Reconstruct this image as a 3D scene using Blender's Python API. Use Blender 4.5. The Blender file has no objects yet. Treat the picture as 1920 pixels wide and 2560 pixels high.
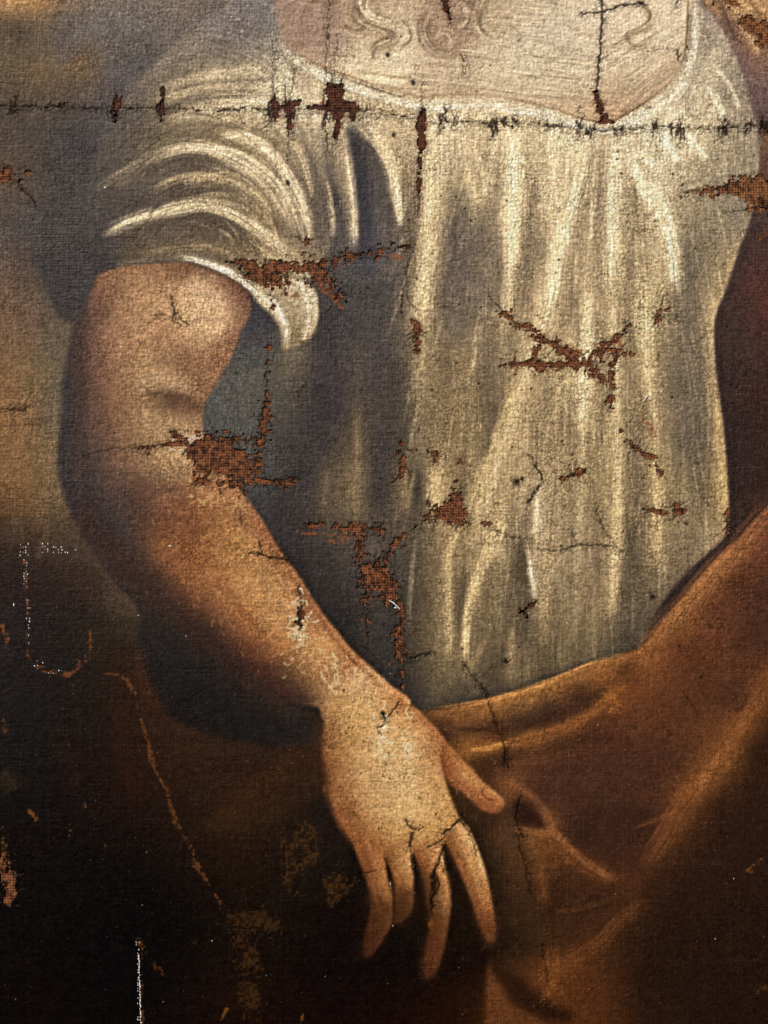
import bpy, math
import numpy as np
from math import radians

# ------------------------------------------------------------------ camera, world, light
U = 0.0003                                   # metres per drawing unit; the drawing is 1659 x 2212 units in view
FW, FH = 1659.0, 2212.0
scene = bpy.context.scene
Z0 = 0.05                                    # lower edge of the stretched canvas stands 5 cm up
def wx(x): return (x - FW / 2) * U
def wz(y): return (FH + 110 - y) * U + Z0
cam = bpy.data.cameras.new('camera'); cam.lens = 50; cam.sensor_width = 36
cam.clip_start = 0.01; cam.clip_end = 50
co = bpy.data.objects.new('camera', cam); scene.collection.objects.link(co)
co.location = (0, -FH * U * 50 / 36, wz(FH / 2)); co.rotation_euler = (radians(90), 0, 0)
scene.camera = co
w = bpy.data.worlds.new('World'); scene.world = w; w.use_nodes = True
w.node_tree.nodes['Background'].inputs[0].default_value = (1.0, 0.98, 0.95, 1)
w.node_tree.nodes['Background'].inputs[1].default_value = 0.10
L = bpy.data.lights.new('window_light', 'AREA'); L.shape = 'RECTANGLE'; L.size = 1.3; L.size_y = 1.3
L.energy = 745; L.color = (1.0, 0.975, 0.94)
lo = bpy.data.objects.new('window_light', L); scene.collection.objects.link(lo)
lo.location = (-3.6, -4.8, wz(FH / 2) + 4.6)
from mathutils import Vector
lo.rotation_euler = (Vector((0, 0, wz(FH / 2) - 0.05)) - lo.location).to_track_quat('-Z', 'Y').to_euler()
scene.view_settings.view_transform = 'Standard'; scene.view_settings.look = 'None'
scene.view_settings.exposure = 0.0; scene.view_settings.gamma = 1.0

# ------------------------------------------------------------------ drawing grid and helpers
CELL = 1.9
X0, Y0, NX, NY = -90.0, -110.0, 968, 1280
gx = X0 + CELL * np.arange(NX); gy = Y0 + CELL * np.arange(NY)
X, Y = np.meshgrid(gx, gy); X = X.astype(np.float32); Y = Y.astype(np.float32)
rng = np.random.default_rng(7)
TN = 512
TILES = [rng.random((TN, TN)).astype(np.float32) for _ in range(12)]
def noise(u, v, k=0):
    t = TILES[k % 12]; u = u + 37.7 * k; v = v + 91.3 * k
    iu = np.floor(u).astype(np.int32); iv = np.floor(v).astype(np.int32)
    fu = u - iu; fv = v - iv
    fu = fu * fu * (3 - 2 * fu); fv = fv * fv * (3 - 2 * fv)
    a = iu % TN; b = (iu + 1) % TN; c = iv % TN; d = (iv + 1) % TN
    return ((t[c, a] * (1 - fu) + t[c, b] * fu) * (1 - fv) + (t[d, a] * (1 - fu) + t[d, b] * fu) * fv) * 2 - 1
def fbm(u, v, k=0, o=3):
    s = 0; a = 1.0; n = 0
    for i in range(o):
        s = s + a * noise(u * 2 ** i, v * 2 ** i, k + i); n += a; a *= 0.55
    return s / n
def lin(c):
    c = np.asarray(c, np.float32) / 255.0
    return np.where(c <= 0.04045, c / 12.92, ((c + 0.055) / 1.055) ** 2.4)
def blur(a, s):
    s = s / CELL
    if s < 0.3: return a
    r = max(1, int(round(s * 1.0)))
    for ax in (0, 1):
        for _ in range(3):
            p = np.pad(a, [(r + 1, r) if i == ax else (0, 0) for i in (0, 1)], mode='edge')
            c = np.cumsum(p, axis=ax, dtype=np.float64)
            n = a.shape[ax]
            if ax == 0: a = ((c[2 * r + 1:2 * r + 1 + n] - c[:n]) / (2 * r + 1)).astype(np.float32)
            else: a = ((c[:, 2 * r + 1:2 * r + 1 + n] - c[:, :n]) / (2 * r + 1)).astype(np.float32)
    return a
def P(s):
    return np.array([[float(q) for q in t.split()] for t in s.replace('\n', ' ').split(',') if t.strip()], np.float64)
def smooth(p, closed=False, step=7.0):
    p = np.asarray(p, float); n = len(p); out = []
    m = n if closed else n - 1
    for i in range(m):
        a = p[(i - 1) % n] if closed or i > 0 else p[i]; b = p[i]; c = p[(i + 1) % n]
        d = p[(i + 2) % n] if closed or i + 2 < n else c
        k = max(2, int(np.hypot(*(c - b)[:2]) / step) + 1)
        for t in np.arange(k) / k:
            out.append(0.5 * ((2 * b) + (c - a) * t + (2 * a - 5 * b + 4 * c - d) * t * t + (3 * b - a - 3 * c + d) * t ** 3))
    if not closed: out.append(p[-1])
    return np.array(out)
def poly(pts, soft=2.0, sm=True):
    q = smooth(pts, True) if sm else np.asarray(pts, float)
    m = np.zeros((NY, NX), np.float32)
    n = len(q); xa = q[:, 0]; ya = q[:, 1]; xb = np.roll(xa, -1); yb = np.roll(ya, -1)
    for r in range(NY):
        y = gy[r] + 0.013
        hit = (ya <= y) != (yb <= y)
        if not hit.any(): continue
        xs = np.sort(xa[hit] + (y - ya[hit]) * (xb[hit] - xa[hit]) / (yb[hit] - ya[hit]))
        for k in range(0, len(xs) - 1, 2):
            i0 = (xs[k] - X0) / CELL; i1 = (xs[k + 1] - X0) / CELL
            a = int(np.ceil(i0)); b = int(np.floor(i1))
            if b < 0 or a >= NX: continue
            m[r, max(a, 0):max(min(b + 1, NX), 0)] = 1
    return blur(m, soft)
def field(txt, asp=1.0, eps=14.0, lam=3.0, bl=4.0):
    v = np.array([[float(q) for q in t.split()] for t in txt.replace('\n', ' ').split(',') if t.strip()])
    S = 5
    cx = gx[::S]; cy = gy[::S]; CX, CY = np.meshgrid(cx, cy)
    c = (lin(v[:, 2:5]) ** (1 / 2.2)).astype(np.float64)
    px = v[:, 0]; py = v[:, 1] * asp; n = len(v)
    K = -np.sqrt((px[:, None] - px) ** 2 + (py[:, None] - py) ** 2 + eps ** 2)
    A = np.zeros((n + 1, n + 1)); A[:n, :n] = K + np.eye(n) * lam; A[n, :n] = A[:n, n] = 1
    wt = np.linalg.solve(A, np.r_[c, np.zeros((1, 3))])
    f = np.zeros(CX.shape + (3,)) + wt[n]
    for k in range(n): f += -np.sqrt((CX - px[k]) ** 2 + (CY * asp - py[k]) ** 2 + eps ** 2)[..., None] * wt[k]
    f = np.clip(f, c.min(0) * .9, c.max(0) * 1.05)
    iu = np.clip(np.arange(NX) / S, 0, len(cx) - 1.001); iv = np.clip(np.arange(NY) / S, 0, len(cy) - 1.001)
    a = iu.astype(int); fu = (iu - a)[None, :, None]; b = iv.astype(int); fv = (iv - b)[:, None, None]
    f = (f[b][:, a] * (1 - fu) + f[b][:, a + 1] * fu) * (1 - fv) + (f[b + 1][:, a] * (1 - fu) + f[b + 1][:, a + 1] * fu) * fv
    return np.stack([blur(f[..., k].astype(np.float32), bl) for k in range(3)], -1)
# the picture is kept gamma-ish (power 1/2.2) while it is painted, and made linear at the end
IMG = np.zeros((NY, NX, 3), np.float32)
RIDGE = np.zeros((NY, NX), np.float32)        # impasto
def put(mask, f):
    global IMG
    IMG = IMG * (1 - mask[..., None]) + f * mask[..., None]
def g(c): return lin(c) ** (1 / 2.2)
def near(q, pad):
    i0 = max(0, int((q[:, 0].min() - pad - X0) / CELL)); i1 = min(NX, int((q[:, 0].max() + pad - X0) / CELL) + 2)
    j0 = max(0, int((q[:, 1].min() - pad - Y0) / CELL)); j1 = min(NY, int((q[:, 1].max() + pad - Y0) / CELL) + 2)
    if i1 <= i0 or j1 <= j0: return None
    return slice(j0, j1), slice(i0, i1)
def dist(q, sl):
    xx = X[sl]; yy = Y[sl]
    best = np.full(xx.shape, 1e9, np.float32); sd = np.zeros_like(best); tt = np.zeros_like(best); T = 0.0
    for a, b in zip(q[:-1, :2], q[1:, :2]):
        d = b - a; l2 = d @ d
        if l2 < 1e-9: continue
        l = math.sqrt(l2)
        t = np.clip(((xx - a[0]) * d[0] + (yy - a[1]) * d[1]) / l2, 0, 1)
        ex = xx - a[0] - t * d[0]; ey = yy - a[1] - t * d[1]
        r = ex * ex + ey * ey
        k = r < best
        best = np.where(k, r, best); sd = np.where(k, np.sqrt(r) * np.sign(d[0] * ey - d[1] * ex), sd)
        tt = np.where(k, T + t * l, tt); T += l
    return np.sqrt(best), sd, tt, T
NS = [0]
def stroke(txt, wd, col, op=1.0, streak=0.5, taper=0.15, ridge=0.0, hard=2.0):
    """a brush mark: points 'x y' or 'x y w', soft across, bristle streaks along"""
    p = P(txt) if isinstance(txt, str) else np.asarray(txt, float)
    if p.shape[1] == 2: p = np.c_[p, np.full(len(p), wd)]
    q = smooth(p); sl = near(q, p[:, 2].max() * 2.2 + 4)
    if sl is None: return
    d, sd, tt, T = dist(q, sl)
    L_ = np.r_[0, np.cumsum(np.hypot(*np.diff(q[:, :2], axis=0).T))]
    ww = np.interp(tt, L_, q[:, 2]).astype(np.float32)
    a = np.exp(-(d / ww) ** hard * 1.2)
    s = tt / max(T, 1)
    if taper: a = a * np.clip(np.minimum(s, 1 - s) / taper, 0, 1) ** 0.7
    NS[0] += 1
    n = noise(sd / 2.6 + 50, tt / 60.0 + NS[0] * 3.3, NS[0]) * 0.6 + noise(sd / 6 + 9, tt / 110.0 + NS[0], NS[0] + 3) * 0.4
    a = np.clip(a * (1 + streak * 1.9 * n), 0, 1) * op
    IMG[sl] = IMG[sl] * (1 - a[..., None]) + g(col) * a[..., None]
    if ridge: RIDGE[sl] += ridge * a * (0.6 + n)

# ------------------------------------------------------------------ outlines of the painted shapes
CHEST = P('588 -120,588 0,586 37,596 67,613 97,670 130,710 153,766 173,826 193,873 203,910 213,970 208,1036 208,1106 217,1149 227,1199 240,1246 255,1279 263,1313 265,1339 255,1389 227,1426 200,1456 170,1473 143,1483 100,1486 33,1488 -120')
RIGHT = '1500 -120,1516 0,1539 30,1563 67,1583 103,1599 143,1616 190,1626 240,1639 283,1641 333,1639 367,1626 450,1616 493,1599 533,1593 553,1579 596,1563 640,1548 680,1543 720,1546 786,1554 853,1563 920,1569 986,1574 1053,1576 1106,1574 1126'
BODICE = P('560 -120,' + RIGHT + ',1566 1163,1533 1196,1489 1236,1439 1293,1406 1353,1386 1396,1353 1409,1319 1423,1239 1449,1173 1476,1106 1496,1053 1509,970 1529,920 1536,880 1545,780 1460,600 1250,480 1050,400 950,420 850,500 700,520 600')
SHAWL = P(RIGHT + ',1600 1170,1760 1060,1760 -120')
SLEEVE = P('570 -120,600 60,610 110,640 180,668 240,690 290,702 350,712 430,715 520,695 575,650 606,600 610,547 632,520 612,483 592,433 574,393 562,333 564,283 570,247 578,205 600,178 650,160 698,133 686,113 656,93 600,77 553,100 500,150 430,190 370,215 310,245 235,290 173,333 137,367 100,433 43,500 0,540 -120')
CUFF = P('560 612,600 604,646 603,680 626,687 663,686 696,676 723,656 740,626 753,610 758,613 733,596 696,573 670,547 640')
ARM = P('213 593,197 630,182 686,177 753,180 820,183 886,180 966,180 1053,190 1106,225 1160,275 1215,333 1268,383 1312,450 1368,517 1428,586 1488,636 1518,693 1530,700 1556,800 1560,886 1519,843 1479,800 1439,760 1403,733 1369,703 1333,676 1293,650 1249,630 1223,603 1186,576 1139,553 1103,520 1060,470 990,440 930,439 886,450 856,477 813,500 770,520 720,537 686,543 653,520 616,483 596,433 576,393 566,333 568,283 573,247 580')
PALM = P('693 1524,700 1556,692 1606,693 1659,698 1680,710 1710,720 1740,733 1775,753 1805,768 1832,800 1862,830 1854,860 1850,891 1842,925 1845,956 1832,962 1816,985 1812,1003 1782,990 1762,978 1730,968 1704,963 1675,985 1665,1006 1653,983 1626,953 1586,926 1556,886 1519,860 1500,760 1500')
PINKY = P('768 1826,776 1859,786 1886,800 1926,803 1952,796 1986,786 2026,785 2059,793 2067,806 2059,823 2036,843 2002,850 1976,848 1942,841 1916,836 1889,830 1852,800 1825')
RING = P('834 1846,846 1886,852 1926,851 1992,873 1986,888 1969,893 1942,893 1899,890 1859,891 1836,860 1820')
MIDDLE = P('894 1838,906 1872,916 1909,923 1952,928 1992,923 2032,916 2076,918 2104,936 2109,946 2086,958 2052,966 2012,974 1959,970 1912,961 1872,956 1836,930 1815')
INDEX = P('960 1812,983 1859,1000 1899,1016 1939,1030 1979,1040 2012,1053 2034,1065 2037,1070 2019,1068 1982,1060 1932,1050 1886,1036 1846,1020 1806,1003 1780,975 1790')
THUMB = P('952 1640,963 1679,973 1696,996 1709,1020 1732,1043 1751,1070 1757,1086 1746,1090 1731,1076 1716,1056 1699,1036 1682,1020 1660,1006 1651,983 1624,960 1610')
SHADE = P('77 553,93 600,113 656,133 686,158 702,147 753,135 820,132 886,127 953,125 1020,143 1086,163 1130,190 1173,240 1249,283 1296,303 1326,299 1373,304 1413,320 1466,340 1506,363 1543,400 1566,450 1586,533 1603,600 1612,660 1606,720 1600,760 1500,500 1100,300 700,240 560')
CLOAK = P('880 1540,920 1536,970 1529,1053 1509,1106 1496,1173 1476,1239 1449,1319 1423,1353 1409,1386 1396,1440 1335,1500 1260,1560 1195,1610 1150,1659 1095,1760 1000,1760 2340,1060 2340,1054 2200,1054 2132,1045 2060,1010 1950,970 1850,950 1750,930 1650')

def crisp(k, r):
    l = IMG @ np.array([.3, .59, .11], np.float32)
    return np.clip(IMG * np.clip(1 + k * (l - blur(l, r)) / (l + .02), .5, 1.6)[..., None], .02, 1)
def wash(txt, soft, c, op):
    put(poly(P(txt), soft) * op, g(c) * np.ones((1, 1, 3), np.float32))
# ------------------------------------------------------------------ background, shawl
put(np.ones((NY, NX), np.float32), field('''20 8 172 140 95,70 8 160 130 88,108 10 140 116 82,30 45 92 82 66,130 45 98 92 84,200 60 104 103 102,300 40 108 107 104,400 50 112 107 100,480 20 112 108 102,150 120 97 92 86,
100 140 106 93 72,170 130 112 95 70,60 170 100 88 68,250 150 90 89 90,320 100 96 94 92,30 230 76 70 62,150 250 72 69 68,230 210 84 82 82,30 300 78 72 65,100 320 72 70 70,40 380 84 74 64,120 420 72 70 70,40 500 78 77 77,
130 560 70 66 62,30 600 95 80 66,60 560 84 74 66,60 700 107 90 68,100 640 92 84 68,120 720 98 92 72,30 800 120 98 66,90 800 112 101 70,120 800 100 95 72,50 900 132 107 67,110 900 102 96 72,40 1000 126 103 63,110 1000 112 103 70,
50 1090 105 86 52,120 1090 104 95 64,30 1130 72 62 42,130 1130 82 74 52,40 1200 48 43 35,120 1180 68 59 42,170 1190 66 60 46,50 1300 40 36 33,200 1250 56 49 37,240 1290 66 59 43,280 1310 72 64 46,100 1400 35 31 28,
180 1330 42 37 31,250 1400 46 36 26,270 1360 52 45 33,30 1500 33 30 28,100 1600 30 27 24,200 1600 34 26 22,200 1480 36 30 25,300 1500 50 33 22,300 1420 50 36 25,330 1600 46 31 22,280 1660 40 27 20,400 1620 52 36 24,
500 1620 46 34 24,600 1630 44 33 24,650 1640 50 35 23,100 1750 24 21 19,60 1850 22 18 16,200 1800 25 20 17,100 1900 20 18 16,300 1900 19 17 15,300 1750 34 23 19,380 1700 42 29 21,430 1750 40 28 20,100 2150 20 14 12,300 2150 17 14 12,400 2000 19 16 13,
500 2000 26 20 15,560 1700 52 34 21,600 1680 50 33 20,520 1740 48 32 20,480 1780 46 30 19,600 1750 42 30 20,660 1700 38 30 24,680 1620 44 34 26,640 1800 36 27 20,500 2150 30 20 13,700 2100 22 16 13,850 2150 26 17 12,960 2170 36 21 13,620 1900 30 23 17,700 1850 33 26 21,
740 1900 26 21 17,740 2000 22 17 14,880 2050 22 18 15,1000 1980 34 25 18,1000 2080 26 19 14,860 2000 26 20 15,905 1980 34 24 16,1000 1900 40 28 19,980 1880 36 26 18,1020 2150 42 25 15,1040 2200 50 29 16,1000 2200 40 24 14,-80 100 120 104 78,-80 2200 18 14 12,-80 1000 122 100 62''', eps=16))  # grey samples at upper left hold the surface glare as colour
for i in range(60):
    a = rng.uniform(-40, 150); b = rng.uniform(560, 1120)
    stroke([[a, b], [a + rng.normal(0, 6), b + 40], [a + rng.normal(0, 8), b + 95]], rng.uniform(4, 12), np.array((116, 96, 66)) * (1 + rng.normal(0, .12)), 0.22, 0.9)
stroke('-60 918,20 918,80 916,110 905', 3, (92, 76, 46), 0.5, 0.7); stroke('-60 1112,30 1110,120 1108', 3, (120, 98, 56), 0.4, 0.8)
stroke('130 145,165 132,190 118', 6, (124, 102, 74), 0.35, 0.8)
stroke('110 636,125 690,150 705,142 760,130 830', 7, (116, 108, 80), 0.35, 0.6)
stroke('118 860,120 960,118 1030,138 1095', 6, (120, 112, 80), 0.45, 0.6)
stroke('170 1165,235 1250,282 1300,300 1328', 9, (84, 74, 54), 0.5, 0.6)
put(poly(SHAWL, 3), field('''1530 15 160 125 90,1556 17 176 138 96,1606 15 196 158 106,1650 20 186 146 98,1570 50 120 94 76,1589 83 140 108 84,1610 120 128 100 84,1640 110 138 106 78,1626 170 124 100 88,1646 200 118 96 86,1650 240 96 76 70,1655 300 112 84 62,1650 350 104 76 58,
1650 480 68 57 54,1620 540 66 56 53,1600 600 66 55 54,1629 610 78 53 48,1600 700 62 53 52,1653 690 80 53 48,1640 640 78 53 49,1580 760 60 52 51,1620 800 56 48 47,1650 850 60 42 40,1590 900 52 46 46,1640 1000 48 41 41,1600 1050 50 44 44,1590 1110 50 45 44,1650 1090 56 40 34,1620 1130 46 42 40,1740 300 96 72 58,1740 800 58 42 38''', eps=10))
stroke('1560 -20,1600 40,1640 120', 10, (208, 172, 118), 0.5, 0.9); stroke('1545 -20,1570 45,1590 90', 6, (92, 70, 60), 0.6, 0.6)
stroke('1610 -10,1660 70,1680 110', 7, (120, 88, 62), 0.5, 0.8); stroke('1627 590,1640 640,1656 700', 6, (96, 58, 48), .2, .5)
BG_IMG = None
# ------------------------------------------------------------------ bodice
SNAP = IMG.copy()
put(poly(BODICE, 2.5), field('''680 260 178 163 130,700 300 150 135 105,620 300 120 108 88,650 330 165 150 118,690 350 110 98 80,740 300 165 150 118,790 310 100 92 80,740 340 150 134 104,800 275 165 150 118,830 320 165 148 112,900 300 172 156 120,960 300 196 180 140,1000 300 186 168 130,1050 310 176 160 120,1100 300 196 180 140,
1150 310 180 164 124,1200 300 200 185 145,1250 300 195 180 140,1290 320 172 156 120,1350 300 195 180 142,1420 300 200 188 150,1500 300 185 172 135,1550 250 170 156 124,1560 180 160 148 120,1530 100 150 138 116,1540 140 186 172 138,1520 40 150 138 118,1590 200 140 128 106,1580 300 150 138 108,1630 330 134 122 98,1600 380 138 126 100,1615 290 128 116 94,
650 420 85 80 75,690 400 146 131 102,720 430 92 86 78,757 400 160 143 108,790 430 72 70 71,830 430 92 85 76,853 390 158 140 104,890 420 132 116 90,930 420 190 172 130,980 420 150 135 100,1030 430 172 156 116,1060 430 150 134 100,1105 430 200 182 138,1150 430 168 150 112,1200 430 190 172 130,1260 430 160 143 106,1290 420 150 134 100,
1325 420 192 176 136,1370 420 160 144 108,1420 430 200 185 145,1470 430 160 146 112,1530 430 138 126 98,1600 450 122 112 90,1580 500 128 116 91,
700 520 108 97 80,735 520 72 70 71,765 500 136 121 93,800 520 64 62 64,830 560 70 67 67,850 520 98 88 75,890 520 108 95 75,930 530 172 152 110,985 520 96 87 74,1040 520 108 97 80,1070 530 130 116 90,1100 520 190 172 128,1150 540 138 123 94,1200 550 172 155 116,1260 540 156 139 103,1322 540 182 165 122,1380 540 160 143 106,1440 540 178 160 118,1480 560 128 115 90,1540 540 126 114 87,1580 560 146 129 91,
730 650 66 63 62,800 650 70 67 64,860 640 96 87 74,905 640 156 138 100,960 640 108 96 77,1030 640 110 98 80,1090 640 156 139 102,1150 660 148 130 97,1200 650 168 150 110,1230 680 146 130 96,1270 660 172 154 114,1330 650 156 139 102,1395 660 164 147 105,1450 660 128 114 87,1500 660 118 106 85,1540 660 142 125 89,
700 800 64 60 58,770 800 80 72 62,820 800 70 66 62,860 800 76 69 60,910 800 128 112 81,960 800 118 103 75,1010 800 138 120 84,1060 800 106 93 72,1100 850 150 130 92,1150 830 158 140 100,1200 820 156 137 98,1260 820 180 162 118,1300 820 146 129 93,1380 820 146 129 93,1420 800 150 133 95,1460 820 108 97 77,1510 820 103 91 73,1548 820 138 119 82,
700 950 62 58 55,770 940 92 81 62,820 950 67 62 57,870 950 76 69 58,920 950 114 99 73,980 950 124 107 76,1030 950 128 111 78,1075 910 98 86 65,1100 950 164 144 102,1160 950 148 130 93,1220 950 138 121 87,1270 950 148 130 93,1330 950 164 146 104,1380 950 123 107 79,1420 950 148 130 91,1470 950 100 90 72,1510 950 97 87 70,1555 950 130 112 77,
680 1050 70 64 57,700 1070 92 80 61,770 1060 112 97 69,820 1060 68 62 56,875 1060 110 94 66,903 1070 74 67 57,940 1050 164 145 102,1000 1060 118 102 73,1040 1050 164 144 100,1100 1040 158 140 101,1160 1060 163 144 107,1220 1060 143 126 91,1280 1050 138 121 85,1330 1060 150 132 92,1380 1070 123 107 79,1420 1060 150 132 90,1480 1050 123 108 79,1520 1060 113 99 73,1558 1060 146 126 83,
650 1200 50 47 45,720 1190 60 56 52,800 1200 74 67 57,870 1200 72 66 56,920 1200 100 88 66,960 1180 132 114 81,1000 1200 150 130 90,1045 1220 116 101 72,1070 1180 165 146 105,1130 1200 98 86 65,1160 1200 168 148 110,1220 1200 138 122 91,1290 1200 128 112 84,1330 1200 150 132 94,1370 1200 98 87 67,1420 1200 143 125 88,1480 1200 113 99 75,1530 1170 128 112 82,
700 1260 50 47 43,750 1300 51 47 43,800 1330 57 53 47,860 1320 57 53 47,920 1320 88 77 57,970 1330 140 122 86,1010 1320 84 73 55,1030 1290 150 132 92,1080 1320 108 94 69,1130 1340 84 73 55,1170 1310 133 117 83,1220 1320 123 108 79,1280 1320 123 107 77,1310 1320 133 117 83,1360 1320 88 77 59,1420 1300 93 82 62,1450 1260 100 88 66,
830 1430 50 47 42,900 1430 70 62 48,960 1440 108 94 66,1010 1430 116 101 70,1060 1430 84 73 54,1100 1440 113 98 69,1160 1430 93 81 57,1220 1430 96 84 59,1290 1400 93 81 59,1340 1385 72 65 52,900 1500 56 52 45,1000 1490 70 62 49,1080 1470 73 64 47,1180 1455 80 70 50,
560 800 84 84 74,560 870 80 80 71,600 800 86 82 68,640 760 104 95 74,690 740 66 62 60,620 900 72 68 60,480 850 84 84 76,460 900 80 80 74,500 920 78 78 72,540 720 66 64 66,580 690 64 62 64,600 960 66 62 58,640 1000 60 57 54,600 1060 60 57 54,620 1130 54 51 49,590 1000 68 66 62,530 800 82 82 74,650 850 74 69 60,680 850 60 57 55,740 900 66 61 56''', asp=0.42, eps=5, lam=1.2, bl=3.5))
LT = (222, 208, 166)
for t, wd, c, o in [
 ('940 320,932 420,926 520,915 640,905 720', 15, (204, 186, 140), .6), ('1112 285,1106 390,1105 480,1100 580', 13, (226, 210, 164), .7), ('1128 300,1122 420,1120 520', 6, (205, 188, 142), .5),
 ('1262 300,1258 350,1242 420,1222 485,1204 550,1190 640,1168 720', 17, (218, 201, 155), .7), ('1330 300,1328 380,1325 450,1321 530,1318 600', 11, (226, 210, 166), .7), ('1292 330,1282 420,1278 520', 6, (205, 190, 145), .5),
 ('1356 318,1385 390,1420 440,1442 490,1456 560,1462 640', 17, (226, 210, 165), .75), ('1372 322,1410 352,1440 372', 10, (222, 208, 166), .5), ('1434 290,1450 330,1462 352', 8, (232, 222, 184), .6), ('1480 285,1510 325,1530 345', 8, (225, 212, 172), .6),
 ('1525 180,1550 220,1560 265', 7, (215, 202, 165), .6), ('1540 140,1575 185,1600 240', 5, (206, 192, 155), .5), ('1385 560,1394 680,1400 800,1412 900', 11, (190, 172, 126), .5), ('1372 640,1380 760', 6, (196, 178, 132), .5),
 ('1270 640,1266 760,1262 860,1253 940', 10, (204, 188, 144), .65), ('1225 700,1232 800,1225 900', 9, (176, 158, 114), .4), ('1120 830,1092 900,1066 970,1046 1030,1022 1100,1008 1150', 17, (178, 158, 110), .55),
 ('1085 1110,1063 1169,1046 1206,1030 1256,1013 1299,1006 1373,1003 1430', 9, (196, 174, 124), .7), ('992 1140,972 1193,968 1260,974 1340,972 1430', 10, (180, 160, 112), .55), ('1150 1060,1160 1110,1150 1160', 8, (206, 188, 146), .6),
 ('1133 1160,1143 1206,1149 1249,1159 1293', 5, (216, 200, 160), .6), ('1330 970,1335 1080,1331 1180,1322 1270,1318 1340', 11, (176, 156, 110), .5), ('1416 980,1420 1100,1421 1220', 10, (170, 150, 104), .5),
 ('1550 860,1560 960,1566 1060,1562 1130', 8, (158, 136, 88), .6), ('1440 560,1436 660,1440 760', 4, (180, 162, 112), .4), ('1540 640,1538 700,1541 780', 6, (160, 140, 96), .5), ('940 1010,936 1060,944 1100', 12, (180, 160, 112), .5),
 ('1175 1180,1180 1260,1175 1340', 9, (160, 140, 100), .45), ('1105 1360,1100 1440', 9, (132, 114, 80), .4), ('1050 1380,1015 1440,1000 1470', 7, (132, 114, 80), .4),
 ('753 330,760 400,766 467,766 545', 8, (170, 152, 114), .7), ('775 285,815 320,842 370,856 430,864 480', 11, (196, 178, 134), .65), ('673 353,697 393,713 440,720 510', 8, (178, 160, 122), .6), ('640 285,662 330,690 372', 7, (160, 145, 114), .5), ('822 285,850 330,862 380', 6, (190, 173, 130), .5),
 ('770 860,772 960,768 1080,772 1150', 8, (122, 106, 76), .4), ('870 1000,876 1100', 8, (122, 104, 74), .4), ('700 1010,704 1090', 9, (104, 90, 68), .4), ('1300 560,1296 700', 8, (176, 158, 114), .4), ('1165 560,1160 680', 8, (180, 162, 118), .4)]:
    stroke(t, wd * 1.1, c, min(1, o * 1.35), 0.6, 0.2, 1.0)
for t, wd, c, o in [('786 288,800 360,806 450,802 560', 18, (70, 68, 69), .75), ('842 480,850 560,842 640', 12, (92, 84, 73), .4), ('982 460,985 540,975 640', 18, (98, 88, 74), .6), ('1042 480,1046 560,1040 640', 20, (106, 95, 78), .5), ('1150 480,1145 560', 10, (138, 122, 92), .5),
 ('1490 470,1488 600,1480 760,1490 900,1490 1000', 24, (106, 96, 76), .4), ('1075 860,1062 930,1040 1000', 8, (94, 82, 62), .6), ('1130 1160,1125 1240,1135 1340', 12, (84, 73, 55), .6), ('1368 1120,1364 1230,1350 1340', 13, (92, 81, 62), .55), ('1005 1240,990 1310', 8, (84, 72, 54), .4), ('1050 1260,1050 1350', 8, (96, 83, 60), .4),
 ('822 900,820 1040,812 1110', 17, (64, 59, 55), .5), ('904 1020,902 1100', 8, (72, 65, 56), .5), ('1380 950,1384 1060', 10, (116, 101, 76), .5), ('655 380,662 450,672 530', 9, (84, 78, 73), .7), ('708 390,730 450,738 540', 9, (86, 80, 75), .6), ('640 290,672 338,700 392', 6, (112, 100, 82), .5)]:
    stroke(t, wd, c, o, 0.5, 0.25)
for i in range(420):                                # long thin bristle marks down the gathered cloth
    x = rng.uniform(880, 1580); y = rng.uniform(285, 1400)
    if x < 1000 and y > 1300: continue
    k = (x - 1280) / 900 * (1 - (y - 285) / 1100) + rng.normal(0, .04)
    l = rng.uniform(90, 240); up = rng.random() < 0.6
    b = 1.0 - 0.35 * (y - 285) / 1150
    c = np.array((226, 210, 164)) * b if up else np.array((120, 104, 74)) * b
    stroke([[x, y], [x + k * l * .5, y + l / 2], [x + k * l, y + l]], rng.uniform(1.8, 4.2), c, rng.uniform(.08, .26), 0.4, 0.4, 0.6 if up else 0)
wash('752 262,790 298,824 350,843 402,850 470,854 590,756 590,769 470,763 380,756 310', 7, (92, 86, 78), .75)
wash('752 275,776 308,796 370,806 450,812 590,758 590,770 470,764 380,757 320', 6, (68, 67, 70), .85)
wash('640 380,658 400,676 440,690 540,668 560,668 500,656 440', 5, (84, 79, 76), .8)
wash('640 250,668 284,700 330,722 400,740 470,744 560,722 560,720 470,704 400,680 345,650 290', 6, (92, 86, 80), .7)
wash('984 410,1004 440,1012 520,1012 720,966 720,972 560', 9, (98, 89, 76), .6); wash('1034 450,1060 480,1090 560,1090 650,1040 660,1030 560', 10, (112, 101, 80), .5)
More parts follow.
